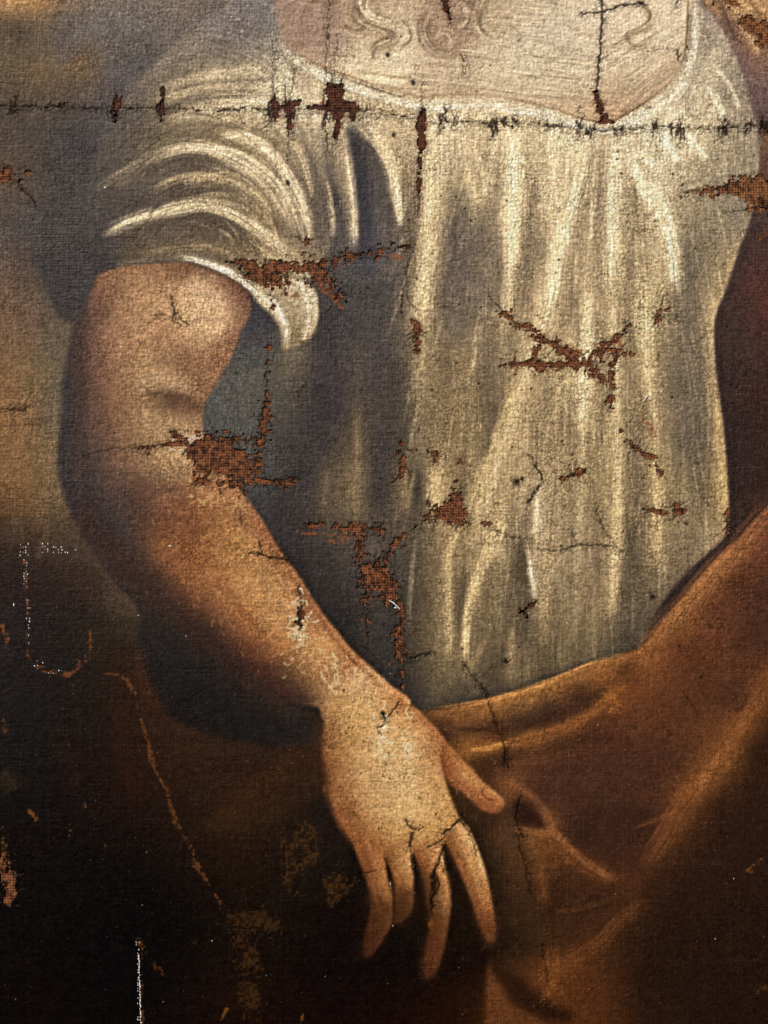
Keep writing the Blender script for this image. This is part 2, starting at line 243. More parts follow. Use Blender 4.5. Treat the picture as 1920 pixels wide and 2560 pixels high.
for t, wd, c, o in [('748 318,760 396,767 469,767 548', 7, (198, 181, 142), .85), ('629 290,670 339,702 396,715 469,718 520', 8, (188, 171, 130), .8), ('790 262,837 333,858 417,867 490', 10, (206, 190, 147), .75), ('760 262,800 300,826 340', 5, (190, 174, 134), .5), ('942 320,932 417,920 560,910 713', 20, (200, 183, 138), .55), ('1000 300,1010 360,1030 430', 12, (190, 173, 130), .4), ('1060 300,1066 380,1070 450', 9, (192, 175, 132), .4), ('1160 300,1170 400,1160 480', 10, (190, 173, 130), .4), ('1210 300,1206 380', 12, (206, 190, 148), .4), ('1150 300,1166 390,1186 480', 9, (206, 190, 146), .5), ('1190 300,1196 390,1200 490', 8, (210, 194, 150), .5), ('1232 300,1222 380,1212 470', 8, (214, 198, 154), .5), ('1020 300,1040 370,1050 430', 8, (202, 185, 142), .45), ('1395 640,1390 740,1398 860', 9, (188, 170, 124), .45), ('1290 600,1280 700', 7, (184, 166, 122), .4)]:
    stroke(t, wd, c, o, .6, .2, .8)
for t, wd, c, o in [('1165 300,1140 520,1110 700,1070 880,1020 1040', 15, (126, 111, 85), .4), ('1300 320,1294 600,1300 900,1285 1200', 11, (134, 118, 90), .35), ('1378 400,1360 650,1370 900,1366 1200', 13, (126, 111, 85), .4), ('1072 320,1066 560,1040 740', 12, (132, 117, 92), .4), ('1210 700,1170 900,1140 1120,1120 1340', 13, (122, 106, 80), .35), ('1450 640,1456 860,1446 1100', 13, (118, 104, 80), .35), ('1022 1080,985 1240,985 1420', 10, (96, 84, 62), .35)]:
    stroke(t, wd, c, o, .35, .3)
for t, wd, c, o in [('1238 300,1206 480,1176 640,1132 820,1088 960,1050 1090,1018 1240', 12, (204, 187, 142), .5), ('1286 310,1264 600,1262 900,1250 1150,1240 1400', 11, (194, 177, 132), .4), ('1330 310,1322 560,1330 800,1334 1060,1322 1340', 12, (200, 183, 138), .45), ('1358 320,1424 480,1404 700,1410 950,1420 1200', 12, (190, 173, 128), .4), ('1105 290,1102 560,1094 720', 12, (210, 193, 148), .45), ('942 320,926 560,908 800,905 1000', 15, (168, 150, 110), .35), ('1530 560,1540 800,1560 1100', 10, (160, 142, 100), .35)]:
    stroke(t, wd, c, o, .4, .3, .6)
IMG = crisp(.38, 28)
for t, wd, c, o in [('1132 1170,1124 1250,1136 1350,1140 1420', 15, (84, 74, 55), .6), ('1368 1110,1364 1230,1345 1350', 15, (92, 82, 62), .6), ('1492 480,1488 620,1482 760,1492 900,1492 1010', 22, (108, 98, 78), .5), ('1066 870,1058 930,1036 1000', 10, (96, 84, 63), .6), ('1008 1180,996 1290,990 1400', 9, (84, 73, 54), .55), ('1050 1270,1046 1360', 9, (92, 80, 58), .5), ('1012 700,1000 800,1004 880', 12, (124, 108, 80), .4), ('820 880,822 1000,816 1110', 18, (66, 61, 57), .5),
 ('960 680,962 800,960 900', 12, (112, 97, 72), .45), ('1180 880,1186 980', 10, (136, 120, 88), .4), ('1230 1100,1226 1250', 10, (128, 113, 84), .4), ('1384 900,1388 1040', 11, (118, 104, 78), .45), ('1450 1050,1440 1200', 10, (122, 107, 79), .4), ('1290 1100,1288 1300', 9, (118, 103, 76), .4), ('1095 1380,1080 1460', 10, (80, 71, 53), .4), ('1210 1330,1200 1440', 12, (94, 82, 59), .4), ('910 980,906 1100,900 1240', 8, (84, 74, 58), .5)]:
    stroke(t, wd, c, o, .5, .3)
for t, wd, c, o in [('1120 830,1092 900,1066 970,1046 1035,1022 1100', 13, (186, 166, 118), .6), ('1072 1110,1050 1190,1026 1262,1008 1340,1000 1420', 11, (178, 158, 112), .65), ('1096 1130,1070 1180,1050 1240', 5, (206, 186, 138), .6), ('972 1160,968 1260,974 1380', 10, (162, 144, 102), .5), ('1330 960,1336 1080,1330 1200', 11, (182, 162, 116), .5), ('1268 640,1264 780,1258 930', 11, (206, 190, 146), .6), ('1196 700,1206 820,1200 920', 8, (180, 162, 118), .45), ('905 640,908 760,906 860', 12, (150, 132, 96), .5), ('1550 860,1562 980,1564 1110', 9, (164, 143, 95), .6), ('1416 1000,1422 1120,1416 1230', 10, (170, 150, 106), .5), ('1160 1180,1176 1280,1172 1390', 10, (156, 137, 98), .5), ('940 1010,936 1080,946 1120', 11, (186, 167, 122), .55)]:
    stroke(t, wd, c, o, .7, .25, .6)
mb = poly(BODICE, 2.5)[..., None]; IMG = SNAP * (1 - mb) + IMG * mb; SNAP = None
stroke('1612 1092,1582 1160,1512 1224,1452 1290,1405 1356', 13, (46, 43, 41), 0.85, 0.3)
stroke('905 1525,1000 1515,1100 1488,1240 1442,1350 1402', 10, (56, 52, 44), 0.6, 0.3)
# ------------------------------------------------------------------ chest and its hair
put(poly(CHEST, 2.2), field('''610 50 150 124 97,640 100 158 130 101,615 10 146 120 95,700 60 163 138 110,740 20 148 121 95,680 20 148 118 93,670 110 168 140 110,720 100 172 146 114,800 60 192 170 130,830 20 186 162 124,880 30 196 174 134,900 70 186 162 124,960 40 166 139 107,1000 60 166 139 107,1050 60 190 166 127,
1100 60 205 186 148,1200 60 205 188 152,1300 60 208 188 150,1400 60 214 195 156,1450 80 218 199 161,1150 10 200 180 142,1250 10 206 188 150,1440 10 214 194 155,740 140 205 184 142,800 120 215 195 150,800 165 212 192 146,870 120 220 202 158,870 170 214 194 148,920 100 198 174 135,950 150 194 171 133,1000 120 188 164 128,
1050 130 208 188 146,1050 180 206 186 142,1150 130 212 196 155,1150 180 208 188 146,1250 120 208 191 152,1350 130 205 186 146,1430 130 206 184 142,900 195 198 172 128,1000 195 188 164 122,1100 200 200 178 136,1200 215 195 172 130,1300 225 180 150 108,1380 205 188 162 122,1260 180 200 180 140,1460 150 190 165 125''', eps=12))
for t, wd, c, o in [('783 0,778 17,786 33,810 43,836 53,850 67,846 83,820 93,806 107,803 120', 8, (160, 134, 97), .6), ('740 50,753 63,780 63,806 48', 7, (156, 128, 92), .5), ('946 0,926 33,916 60,923 90,946 110,973 113,983 97,966 73,946 67', 10, (156, 127, 95), .6),
 ('986 0,1020 13,1030 33,1013 57,996 63', 8, (146, 117, 86), .65), ('1053 -5,1040 27,1036 57,1046 73', 5, (174, 149, 114), .6), ('1369 3,1393 13,1406 37,1399 60,1373 67,1356 73,1359 97,1383 103,1399 90,1393 80', 5, (182, 152, 114), .6), ('955 -10,975 20,965 50', 9, (160, 130, 98), .5),
 ('690 -10,660 30,650 70,665 100', 12, (146, 116, 90), .5), ('1106 60,1122 75,1118 92', 5, (180, 156, 116), .5)]:
    stroke(t, wd * 1.5, np.array(c) * .94, min(1, o * 1.35), 0.7, 0.12)
for base, n, c in [('783 -5,776 17,786 35,812 46,838 56,852 70', 9, 26), ('806 48,780 70,750 66,738 48', 5, 14), ('946 -5,926 33,914 62,924 94,950 114', 8, 20), ('986 -5,1022 13,1032 36,1012 60', 8, 16), ('1369 3,1397 16,1404 44,1374 66,1354 76,1362 100', 6, 10), ('846 83,820 93,806 107,803 120', 4, 10), ('1053 -5,1038 27,1036 62,1060 80', 5, 12), ('860 40,878 56,884 84,864 104', 5, 12)]:
    b = P(base)
    for i in range(n):
        q = b + rng.uniform(-c, c, 2) * 0.6 + rng.normal(0, 1.5, b.shape)
        stroke(q, rng.uniform(1.3, 2.4), (224, 204, 158) if i % 2 else (134, 106, 74), rng.uniform(.35, .75), 0.3, 0.2, 0.5)
for i in range(150):                                # flat strokes across the skin
    x = rng.uniform(740, 1440); y = rng.uniform(90, 215)
    l = rng.uniform(50, 130); k = 0.14 if x < 1250 else -0.55
    if y + 60 * abs(k) > 212: continue
    stroke([[x, y], [x + l / 2, y + l * k / 2], [x + l, y + l * k]], rng.uniform(1.2, 2.6), (232, 214, 170) if rng.random() < .6 else (166, 140, 98), rng.uniform(.2, .5), .4, .3, 0.6)
stroke('592 60,604 88,640 112,700 145,766 168,826 188,873 199,910 208,970 204,1036 204,1106 213,1199 236,1246 250', 3, (160, 124, 86), .55, .6)
stroke('1199 238,1246 253,1279 261,1313 263,1339 253,1389 225,1426 198,1456 168,1473 140,1482 98,1486 30,1487 -30', 3.2, (146, 106, 70), .75, .5)
wash('588 -110,588 30,600 66,655 106,712 130,738 96,724 40,732 -110', 11, (160, 133, 108), .55); wash('772 -110,758 30,778 56,832 68,862 88,852 110,822 118,808 126,800 104,832 94,838 86,788 78,742 62,732 20,742 -110', 5, (172, 146, 107), .6)
wash('925 -110,914 50,920 88,948 114,986 114,1012 92,1028 50,1034 -110', 8, (162, 134, 103), .55); wash('905 84,940 108,990 120,1022 100,1030 140,1012 190,960 200,920 170', 14, (192, 169, 131), .45); wash('1040 -110,1030 30,1046 72,1100 84,1110 40,1100 -110', 9, (184, 160, 120), .4)
for t, wd, c, o in [('786 0,784 24,800 40,838 52,866 70,868 96,846 112', 3.5, (222, 206, 164), .75), ('768 10,766 34,790 56,832 66,846 82', 2.5, (146, 117, 82), .7), ('744 36,754 52,776 62', 2.5, (216, 198, 156), .6), ('940 84,950 66,970 64,982 80,976 98,956 100', 3, (212, 194, 154), .7), ('930 40,924 66,932 92,952 106', 2.5, (138, 110, 82), .7), ('996 4,1014 24,1018 50,1004 76', 3, (206, 186, 148), .6), ('1010 -4,1028 24,1030 54', 3, (134, 106, 78), .65), ('1052 0,1042 30,1050 62,1074 76', 3, (216, 198, 156), .6), ('1372 6,1398 18,1402 44,1376 62,1358 78,1364 98,1388 98', 3, (170, 140, 104), .6), ('650 10,640 50,650 90', 4, (178, 150, 122), .4), ('690 0,700 50,690 100', 5, (142, 114, 92), .4)]:
    stroke(t, wd * 1.3, c, o * .6, .5, .2, .2)
for t, wd, c, o in [('700 -20,690 40,700 95,690 120', 26, (158, 130, 104), .5), ('970 -20,950 40,940 90', 26, (162, 134, 102), .55), ('1010 -10,1025 20,1020 60', 13, (150, 121, 90), .6), ('930 60,938 95,965 112', 9, (158, 130, 98), .6), ('966 70,985 92,980 110', 7, (160, 132, 98), .5),
 ('800 10,798 34,825 50,850 62', 6, (214, 196, 152), .6), ('770 40,800 58,836 70', 4, (206, 186, 142), .6), ('946 80,960 70,975 84,968 100', 4, (216, 198, 156), .6), ('1000 10,1008 40,990 62', 4, (210, 190, 148), .5), ('1036 0,1026 30,1030 60,1050 80', 5, (214, 198, 156), .6), ('880 40,896 70,900 130', 8, (218, 200, 158), .5), ('820 96,806 112,808 128', 4, (160, 132, 96), .7), ('830 100,850 98,862 84', 3, (168, 140, 102), .6)]:
    stroke(t, wd, c, o, .7, .2, .4)
# neckline trim
TRIM = P('596 82 6,640 128 9,700 163 11,766 186 12,826 206 13,880 220 11,930 228 12,1000 226 14,1060 224 15,1106 232 14,1180 248 12,1250 268 12,1310 278 12,1350 268 13,1400 242 15,1440 212 18,1474 176 19,1496 120 13,1502 60 10,1500 -40 9')
stroke(TRIM * np.array([1, 1, .85]), 0, (226, 214, 180), .85, .4, .06, 1.2, 2)
stroke((TRIM + np.array([0, 6, -5])) * np.array([1, 1, .8]), 0, (240, 232, 204), .5, .9, .1, 1.6)
stroke('700 152,770 178,830 198,880 212', 2.2, (110, 84, 54), .6, .6)
stroke('596 76,612 108,640 128', 9, (166, 154, 132), .7, .4); stroke('566 -40,572 40,590 90', 20, (112, 108, 104), .7, .3)
stroke('1516 20,1520 120,1500 190,1470 230', 9, (168, 156, 128), .4, .5)
# ------------------------------------------------------------------ sleeve
ms = poly(SLEEVE, 3); soft = np.clip((430 - X) / 260, 0, 1); ms = ms * (1 - soft) + poly(SLEEVE, 14) * soft
put(ms, field('''300 170 108 100 86,350 130 120 110 94,400 80 124 115 100,450 60 122 114 103,500 40 120 113 104,560 60 115 110 102,480 120 116 107 92,560 130 150 140 116,450 165 160 146 115,400 180 124 112 88,540 170 168 153 120,600 160 190 178 145,350 215 118 106 84,450 225 165 152 120,
550 225 190 178 145,620 220 196 184 150,300 250 90 83 71,400 250 136 123 96,500 250 166 151 116,600 270 150 136 108,250 300 84 78 68,350 300 106 95 74,450 290 122 108 81,550 285 150 134 99,300 350 94 86 72,400 355 86 77 66,500 360 128 113 84,250 400 80 74 66,350 390 93 84 71,450 400 106 93 73,
550 400 133 118 89,300 440 84 77 67,400 425 92 82 67,520 430 118 104 79,580 420 140 122 90,250 520 75 69 62,350 500 87 78 67,450 500 94 82 66,550 510 120 104 76,600 470 134 118 87,200 560 65 61 58,150 600 64 61 59,120 560 70 66 62,300 540 98 86 66,400 530 104 91 70,500 545 108 94 71,600 550 150 130 95,
650 480 100 90 76,680 520 104 93 77,640 560 150 132 98,150 650 62 60 58,660 380 112 100 82,690 330 150 136 108''', eps=11))
for t, wd, c, o in [
 ('430 170,480 158,540 148,590 152', 9, (190, 175, 140), .6), ('340 210,420 190,500 182,580 190', 9, (166, 150, 116), .6), ('370 256,394 245,440 244,500 232,580 226', 8, (196, 182, 146), .6), ('460 215,540 212,610 214,650 225', 10, (206, 194, 158), .55),
 ('330 355,350 335,394 321,445 320,505 333,560 360,600 400,625 450,640 510', 9, (216, 200, 158), .85), ('470 300,510 293,553 306,593 338,622 388,645 433,660 485,668 540', 10, (208, 192, 150), .8), ('420 252,500 258,580 286,630 340,660 400', 7, (176, 160, 122), .55), ('600 275,640 320,662 370,676 430', 6, (188, 172, 134), .6),
 ('330 410,390 385,460 380,520 398,570 432,600 470', 8, (182, 164, 122), .6), ('440 350,510 366,560 398,600 440', 6, (180, 162, 122), .5), ('228 503,268 483,322 466,378 450,434 446,486 456,524 474,560 500,600 530,640 560', 9, (214, 198, 155), .7), ('360 440,420 430,500 440,560 470,610 515', 5, (186, 168, 126), .5),
 ('240 400,280 388,320 372', 6, (126, 112, 84), .5), ('300 548,360 540,430 535,500 548,560 580', 8, (150, 132, 98), .5), ('520 520,570 545,620 575,650 590', 8, (190, 174, 132), .6), ('300 330,350 305,420 290', 6, (122, 110, 84), .45)]:
    stroke(t, wd * 1.35, c, min(1, o * 1.2), 0.75, 0.2, 1.0)
for t, wd, c, o in [('330 375,390 345,440 344,510 360,560 390', 8, (84, 75, 63), .6), ('240 500,300 490,380 472,440 468,500 484,550 520', 8, (88, 77, 62), .55), ('380 215,450 198,520 195,590 205', 5, (116, 104, 82), .5), ('400 275,470 268,540 276', 7, (116, 102, 78), .5), ('360 430,430 410,500 415,560 445', 6, (92, 80, 62), .55), ('640 270,668 330,684 400,692 500', 7, (96, 87, 76), .5), ('240 560,330 552,380 553', 6, (84, 75, 60), .4), ('600 210,640 262,660 300', 8, (126, 113, 90), .5)]:
    stroke(t, wd, c, o, 0.6, 0.25)
stroke('205 412,261 377,348 329,418 318', 11, (166, 151, 117), .6, .8, .25, .6); stroke('330 196,420 168,500 160,585 158', 11, (186, 171, 136), .65, .8, .2, .6); stroke('330 222,420 196,500 186,590 186', 9, (182, 166, 130), .6, .8, .2, .6); stroke('350 207,430 182,520 173,600 172', 6, (116, 105, 84), .6, .6); stroke('340 236,430 212,520 206,600 208', 7, (108, 97, 78), .6, .6); stroke('360 262,440 236,530 226,620 244', 12, (190, 175, 138), .6, .8, .2, .6)
for t, wd, c, o in [('389 355,441 352,493 370,545 398,590 440', 9, (98, 87, 70), .65), ('389 498,441 488,493 500,545 532,585 560', 11, (88, 76, 60), .7), ('380 420,441 412,500 418,550 446', 7, (106, 94, 74), .5), ('420 275,480 268,540 276,600 306', 7, (126, 113, 88), .5),
 ('360 324,389 317,441 318,493 338,545 370,597 417,629 469,640 510', 14, (222, 207, 166), .8), ('480 296,504 291,550 301,597 344,634 396,655 448,666 520', 11, (224, 208, 168), .8), ('389 396,441 388,493 385,545 412,597 469', 11, (188, 171, 130), .6), ('215 506,270 482,320 464,389 452,441 443,493 453,545 484,597 526,632 556', 13, (218, 203, 161), .7), ('420 425,480 418,530 432,580 470', 7, (176, 160, 120), .5), ('500 225,560 222,620 228', 12, (206, 192, 156), .5), ('420 178,500 168,570 170', 12, (178, 164, 130), .5)]:
    stroke(t, wd, c, o, 0.9, 0.22, 1.0)
for i in range(260):
    r = rng.uniform(60, 430); th0 = rng.uniform(-2.6, -0.3); x = 420 + rng.normal(0, 14); y = 660
    th = th0 + np.linspace(0, rng.uniform(.12, .35), 4)
    q = np.c_[x + 0.62 * r * np.cos(th) * 1.05, y + r * np.sin(th)]
    if q[:, 0].min() < 250 or q[:, 0].max() > 690 or q[:, 1].max() > 545: continue
    b = np.clip((q[:, 0].mean() - 180) / 330, .45, 1)
    stroke(q, rng.uniform(1.4, 3), np.array((214, 196, 150)) * b if rng.random() < .55 else np.array((100, 86, 62)) * b, rng.uniform(.2, .45), .4, .3, .5)
put(poly(CUFF, 2), field('560 620 186 168 130,600 640 168 152 118,640 620 180 164 128,665 640 196 182 146,650 690 164 148 112,620 700 158 142 106,672 700 180 163 124,640 735 140 124 90', eps=10))
for t, wd, c, o in [('380 553,410 556,450 568,500 591,540 616,580 656,604 680,617 712,615 752', 9, (230, 221, 188), .85), ('400 556,452 572,505 598,548 630', 5, (240, 232, 204), .5), ('640 606,662 640,668 690,654 738', 7, (220, 210, 174), .8), ('676 630,682 680,668 725', 5, (206, 192, 150), .6), ('618 640,628 690,624 740', 5, (190, 174, 134), .5), ('580 640,604 668,616 705', 5, (244, 238, 210), .7)]:
    stroke(t, wd, c, o, .6, .12, 1.4)
stroke('206 606,224 588,256 574,300 564,350 557,398 554', 5, (124, 110, 86), .6, .5, .15); stroke('393 566,433 577,483 597,520 617,545 650', 4, (92, 66, 48), .55, .4)
# ------------------------------------------------------------------ shadow round the arm, dark robe
mh = poly(SHADE, 3); put(mh * .95, field('140 560 66 64 62,120 620 64 62 60,150 720 62 60 59,150 900 58 55 54,160 1000 58 55 54,160 1080 58 54 53,230 1170 57 53 50,270 1240 52 48 45,330 1310 44 40 37,330 1420 36 34 32,400 1400 37 35 33,450 1500 33 31 29,520 1560 33 31 29,600 1560 35 33 30,650 1540 40 37 34,400 1540 31 29 27,170 820 60 57 56', eps=14))
stroke('298 1395,302 1440,318 1490,345 1540', 15, (72, 43, 24), .45, .4); stroke('655 1612,600 1660,540 1710,470 1770', 26, (66, 41, 22), .5, .4); stroke('310 1560,380 1600,470 1620,560 1620', 16, (58, 38, 24), .5, .4)
stroke('250 1500,262 1580,275 1660,300 1740', 20, (52, 30, 20), .4, .4); stroke('130 1560,150 1660,170 1720', 22, (44, 27, 22), .4, .4); stroke('0 1665,20 1690,30 1710', 24, (60, 47, 29), .5, .4)
# ------------------------------------------------------------------ cloak
mc = poly(CLOAK, 2.5); sf = np.clip((1130 - X) / 90, 0, 1) * np.clip((Y - 1600) / 60, 0, 1); mc = mc * (1 - sf) + poly(CLOAK, 16) * sf
put(mc, field('''1640 1150 126 73 45,1650 1250 86 53 36,1580 1250 112 66 38,1550 1235 162 106 54,1620 1180 140 84 48,1520 1320 116 69 38,1600 1350 96 58 36,1480 1330 160 104 50,1470 1400 110 63 35,1560 1420 116 66 33,1640 1400 78 48 34,1450 1480 124 70 35,1400 1430 150 90 42,1350 1450 104 62 34,1300 1438 160 102 45,
1200 1482 165 110 52,1150 1500 170 115 55,1250 1500 80 52 34,1180 1530 72 51 36,1120 1560 80 55 36,1330 1510 146 83 35,1250 1560 124 74 35,1150 1600 148 91 40,1060 1530 160 105 48,1000 1540 140 90 45,950 1548 115 72 38,960 1590 72 47 30,1050 1575 90 58 34,1050 1605 142 86 38,1010 1620 150 95 40,
1100 1640 84 54 34,1200 1640 88 55 36,1300 1580 84 50 32,1400 1560 114 65 32,1500 1520 104 60 32,1600 1520 78 48 31,1650 1480 130 75 35,1600 1560 146 86 35,1560 1640 150 92 40,1500 1690 142 84 35,1640 1620 72 44 28,1450 1640 74 45 30,1350 1700 70 43 29,1200 1720 76 49 33,1150 1680 90 57 34,1100 1700 134 82 42,
1180 1780 136 84 40,1130 1750 68 44 30,1050 1650 78 49 30,1080 1800 84 55 31,1100 1850 78 52 30,1150 1830 112 69 34,1250 1810 70 44 28,1230 1860 106 63 30,1300 1890 102 59 28,1200 1950 65 40 24,1300 1950 68 42 26,1400 1800 68 41 27,1480 1780 106 63 30,1420 1840 94 55 28,1550 1750 74 45 28,1640 1780 60 38 26,
1500 1900 61 38 26,1600 1900 52 34 24,1350 1980 84 50 25,1250 2050 92 53 25,1200 2090 116 66 28,1180 2150 98 54 25,1450 1990 49 32 22,1400 2080 47 30 20,1550 2050 45 30 20,1640 2100 37 28 22,1300 2150 74 42 22,1250 2190 90 48 22,1120 2150 86 48 22,1070 2130 98 57 26,1060 2190 100 57 25,1110 2200 58 35 20,
1030 2100 30 20 14,1060 2040 36 25 17,1080 1950 50 35 22,1120 1980 62 42 24,1150 2050 62 40 22,1100 2050 47 32 20,1450 2180 47 31 20,1600 2200 34 26 20,1060 1780 62 42 25,1040 1840 50 35 22''', eps=12))
wash('1300 1560,1450 1440,1560 1380,1659 1300,1760 1260,1760 1440,1640 1490,1580 1570,1500 1680,1400 1750,1250 1760,1160 1720,1150 1650', 30, (88, 53, 35), .55)
wash('1210 1770,1300 1740,1450 1760,1420 1830,1350 1890,1290 1860,1240 1820', 14, (66, 41, 29), .7)
wash('1400 1890,1470 1820,1560 1700,1660 1560,1760 1500,1760 2340,1380 2340,1400 2080,1340 2040', 26, (46, 30, 21), .6)
wash('1195 1875,1260 1885,1330 1915,1350 1960,1270 2020,1200 2060,1180 1970', 14, (66, 40, 25), .6)
wash('1140 2140,1200 2090,1300 2110,1340 2180,1330 2340,1180 2340', 24, (94, 52, 25), .6)
for t, wd, c, o, s in [
 ('960 1572,1070 1576,1180 1552,1280 1510,1330 1462', 15, (76, 49, 34), .8, .5), ('930 1536,1000 1538,1060 1524,1140 1502,1220 1476,1300 1446,1360 1416', 11, (150, 98, 46), .8, .8), ('935 1532,1060 1512,1180 1474,1280 1434,1352 1413', 5, (196, 138, 70), .8, .9), ('960 1552,1080 1542,1180 1514,1280 1470', 5, (128, 80, 38), .6, .9),
 ('1005 1622,1045 1618,1090 1609,1180 1586,1255 1554,1310 1508,1350 1468', 12, (146, 88, 38), .8, .7), ('1015 1620,1050 1614,1100 1604', 6, (190, 132, 58), .8, .8), ('1000 1650,1100 1636,1200 1616,1300 1580', 14, (80, 50, 31), .6, .5),
 ('1690 1070,1620 1140,1575 1195,1530 1245,1470 1315,1415 1375,1380 1405', 24, (150, 96, 52), .7, .8), ('1600 1165,1540 1225,1480 1292,1430 1350', 10, (172, 116, 62), .45, .9), ('1520 1300,1450 1380,1400 1420', 14, (122, 72, 38), .5, .8), ('1660 1180,1600 1260,1540 1340', 20, (104, 62, 38), .5, .6),
 ('1690 1420,1659 1462,1610 1540,1570 1600,1530 1670,1475 1730,1430 1810,1380 1875', 27, (128, 75, 36), .75, .6), ('1659 1480,1600 1570,1550 1645,1500 1705,1470 1750', 13, (152, 92, 42), .5, .8), ('1560 1620,1530 1665,1500 1700', 9, (170, 110, 54), .35, .9),
 ('1365 1790,1420 1770,1490 1738', 6, (124, 72, 34), .6, .7), ('1200 1970,1265 1960,1330 1940', 6, (102, 60, 28), .5, .7),
 ('1190 1812,1230 1850,1280 1880,1330 1900', 16, (112, 66, 31), .75, .7), ('1180 1800,1176 1850,1172 1905,1178 1960', 10, (118, 68, 30), .75, .7), ('1178 1790,1205 1812,1230 1832', 12, (140, 86, 42), .6, .8), ('1080 1800,1120 1830,1160 1880', 16, (76, 54, 31), .6, .7), ('1140 1810,1160 1850', 10, (116, 78, 38), .5, .8),
 ('1070 1684,1108 1693,1148 1720,1178 1756,1208 1808,1250 1848,1292 1882,1335 1904', 8, (142, 86, 42), .7, .7), ('1110 1790,1150 1796,1185 1800', 7, (150, 96, 46), .7, .7),
 ('1195 2098,1250 2062,1300 2030,1336 1990,1402 1942', 15, (114, 66, 31), .6, .7), ('1190 2060,1185 2110,1190 2160', 12, (124, 74, 32), .5, .7), ('1250 2010,1290 1990,1340 1960', 14, (84, 48, 27), .5, .6)]:
    stroke(t, wd, c, o, s, .18, .4)
wash('1112 1728,1140 1740,1168 1764,1176 1788,1150 1787,1114 1774', 4, (58, 35, 27), .85)
wash('1054 2084,1062 2096,1084 2140,1114 2174,1180 2212,1210 2340,1045 2340,1050 2200', 4, (106, 61, 29), .85); wash('1068 2084,1120 2110,1180 2160,1240 2190,1230 2206,1176 2204,1118 2168,1088 2136', 7, (44, 27, 17), .75)
IMGc = crisp(.15, 40); mcc = (blur(poly(CLOAK, 0), 6))[..., None]; IMG = IMG * (1 - mcc) + IMGc * mcc
# ------------------------------------------------------------------ arm and hand
ma = poly(ARM, 2.2); s2 = np.exp(-((X - 175) / 60) ** 2) * np.clip((Y - 620) / 120, 0, 1)
s3 = np.clip((Y - 1080) / 60, 0, 1) * np.clip(((Y - 1080) * 0.82 + 150 - X) / 60 + .6, 0, 1) * (Y < 1560)
sA = np.clip(np.maximum(s2 * (Y < 1150), s3), 0, 1); ma = ma * (1 - sA) + poly(ARM, 30) * sA
ARMF = field('''240 605 138 98 64,300 600 156 116 74,390 585 132 92 60,350 640 176 136 88,400 640 192 152 100,450 640 196 160 110,480 680 188 148 98,500 620 136 93 63,530 670 130 92 66,205 680 104 72 54,230 720 144 104 70,300 700 166 126 81,350 720 166 121 79,420 740 172 132 82,480 760 146 102 64,500 730 140 98 66,
195 800 106 72 54,250 800 144 104 68,320 800 166 131 83,380 820 162 127 81,400 775 140 100 65,440 830 138 98 62,370 858 104 75 50,420 872 116 79 52,300 870 144 109 70,330 910 156 123 76,250 900 128 91 60,198 900 90 63 51,425 910 140 105 68,300 955 138 104 68,198 970 76 60 52,250 1000 112 81 58,350 1000 160 125 79,
400 985 166 131 83,300 1055 98 70 52,220 1080 68 57 52,400 1070 130 87 53,470 1075 164 108 62,520 1095 152 106 62,560 1150 148 94 55,300 1140 84 61 48,245 1120 62 55 51,350 1180 128 79 45,420 1160 124 75 43,480 1150 156 106 56,540 1180 166 116 62,600 1230 150 100 56,300 1200 72 55 44,400 1230 142 86 46,470 1250 166 111 59,
550 1260 182 132 74,620 1280 176 126 71,660 1310 150 98 58,350 1260 78 54 40,440 1310 112 69 42,520 1330 164 105 56,600 1340 186 136 77,680 1350 164 109 62,460 1360 70 49 37,540 1395 116 69 41,620 1400 168 110 57,700 1400 192 142 78,750 1430 168 110 61,600 1450 92 60 40,680 1460 164 115 66,760 1480 202 158 97,
660 1512 76 54 38,720 1520 182 138 84,800 1510 207 168 108,860 1530 178 123 68,720 1600 172 128 76,760 1600 190 146 88,820 1600 212 173 113,900 1600 206 162 102,950 1610 168 110 66,705 1660 140 92 52,720 1680 164 115 66,800 1680 202 162 107,880 1690 216 177 118,940 1690 196 152 93,740 1750 146 93 50,800 1760 186 141 87,
880 1760 213 174 114,960 1760 190 146 87,790 1820 148 91 48,850 1810 182 137 77,920 1810 186 142 82,900 1840 150 100 54''', eps=12)
put(ma, ARMF)
wrist = poly(PALM, 2.2); put(wrist, ARMF)
for pts, txt in [(PINKY, '790 1850 150 94 50,800 1880 142 84 43,826 1895 174 122 68,806 1930 112 66 35,820 1950 122 72 37,842 1965 146 92 50,800 1980 84 49 27,825 2000 104 62 32,808 2025 84 48 25,790 2055 62 35 20'),
 (RING, '850 1860 150 98 52,855 1890 148 92 47,880 1870 194 150 92,862 1930 116 72 37,886 1930 142 92 47,872 1965 96 58 31,865 1985 72 43 24'),
 (MIDDLE, '905 1850 140 86 45,918 1875 130 78 40,945 1855 194 146 89,952 1880 176 126 74,930 1930 92 58 33,962 1930 152 107 61,935 1980 86 52 29,960 1990 108 67 36,940 2010 88 51 28,932 2050 108 62 34,945 2060 112 65 36,926 2098 74 41 22'),
 (INDEX, '980 1820 150 96 51,1010 1815 214 170 110,995 1850 156 102 55,1028 1850 206 158 96,1012 1890 158 104 56,1040 1890 192 142 82,1030 1940 152 97 51,1052 1940 176 116 62,1045 1985 126 74 38,1060 1985 138 82 42,1058 2025 94 54 29'),
 (THUMB, '970 1660 158 94 52,990 1650 178 118 66,1010 1680 184 129 73,1000 1700 150 92 50,1045 1708 176 118 66,1040 1740 146 87 48,1075 1735 168 108 60,1070 1752 138 80 44')]:
    put(poly(pts, 2.0), field(txt, eps=6))
wash('692 1560,690 1660,716 1735,756 1808,800 1850,812 1830,770 1770,744 1700,734 1620,726 1560', 12, (150, 98, 56), .5)
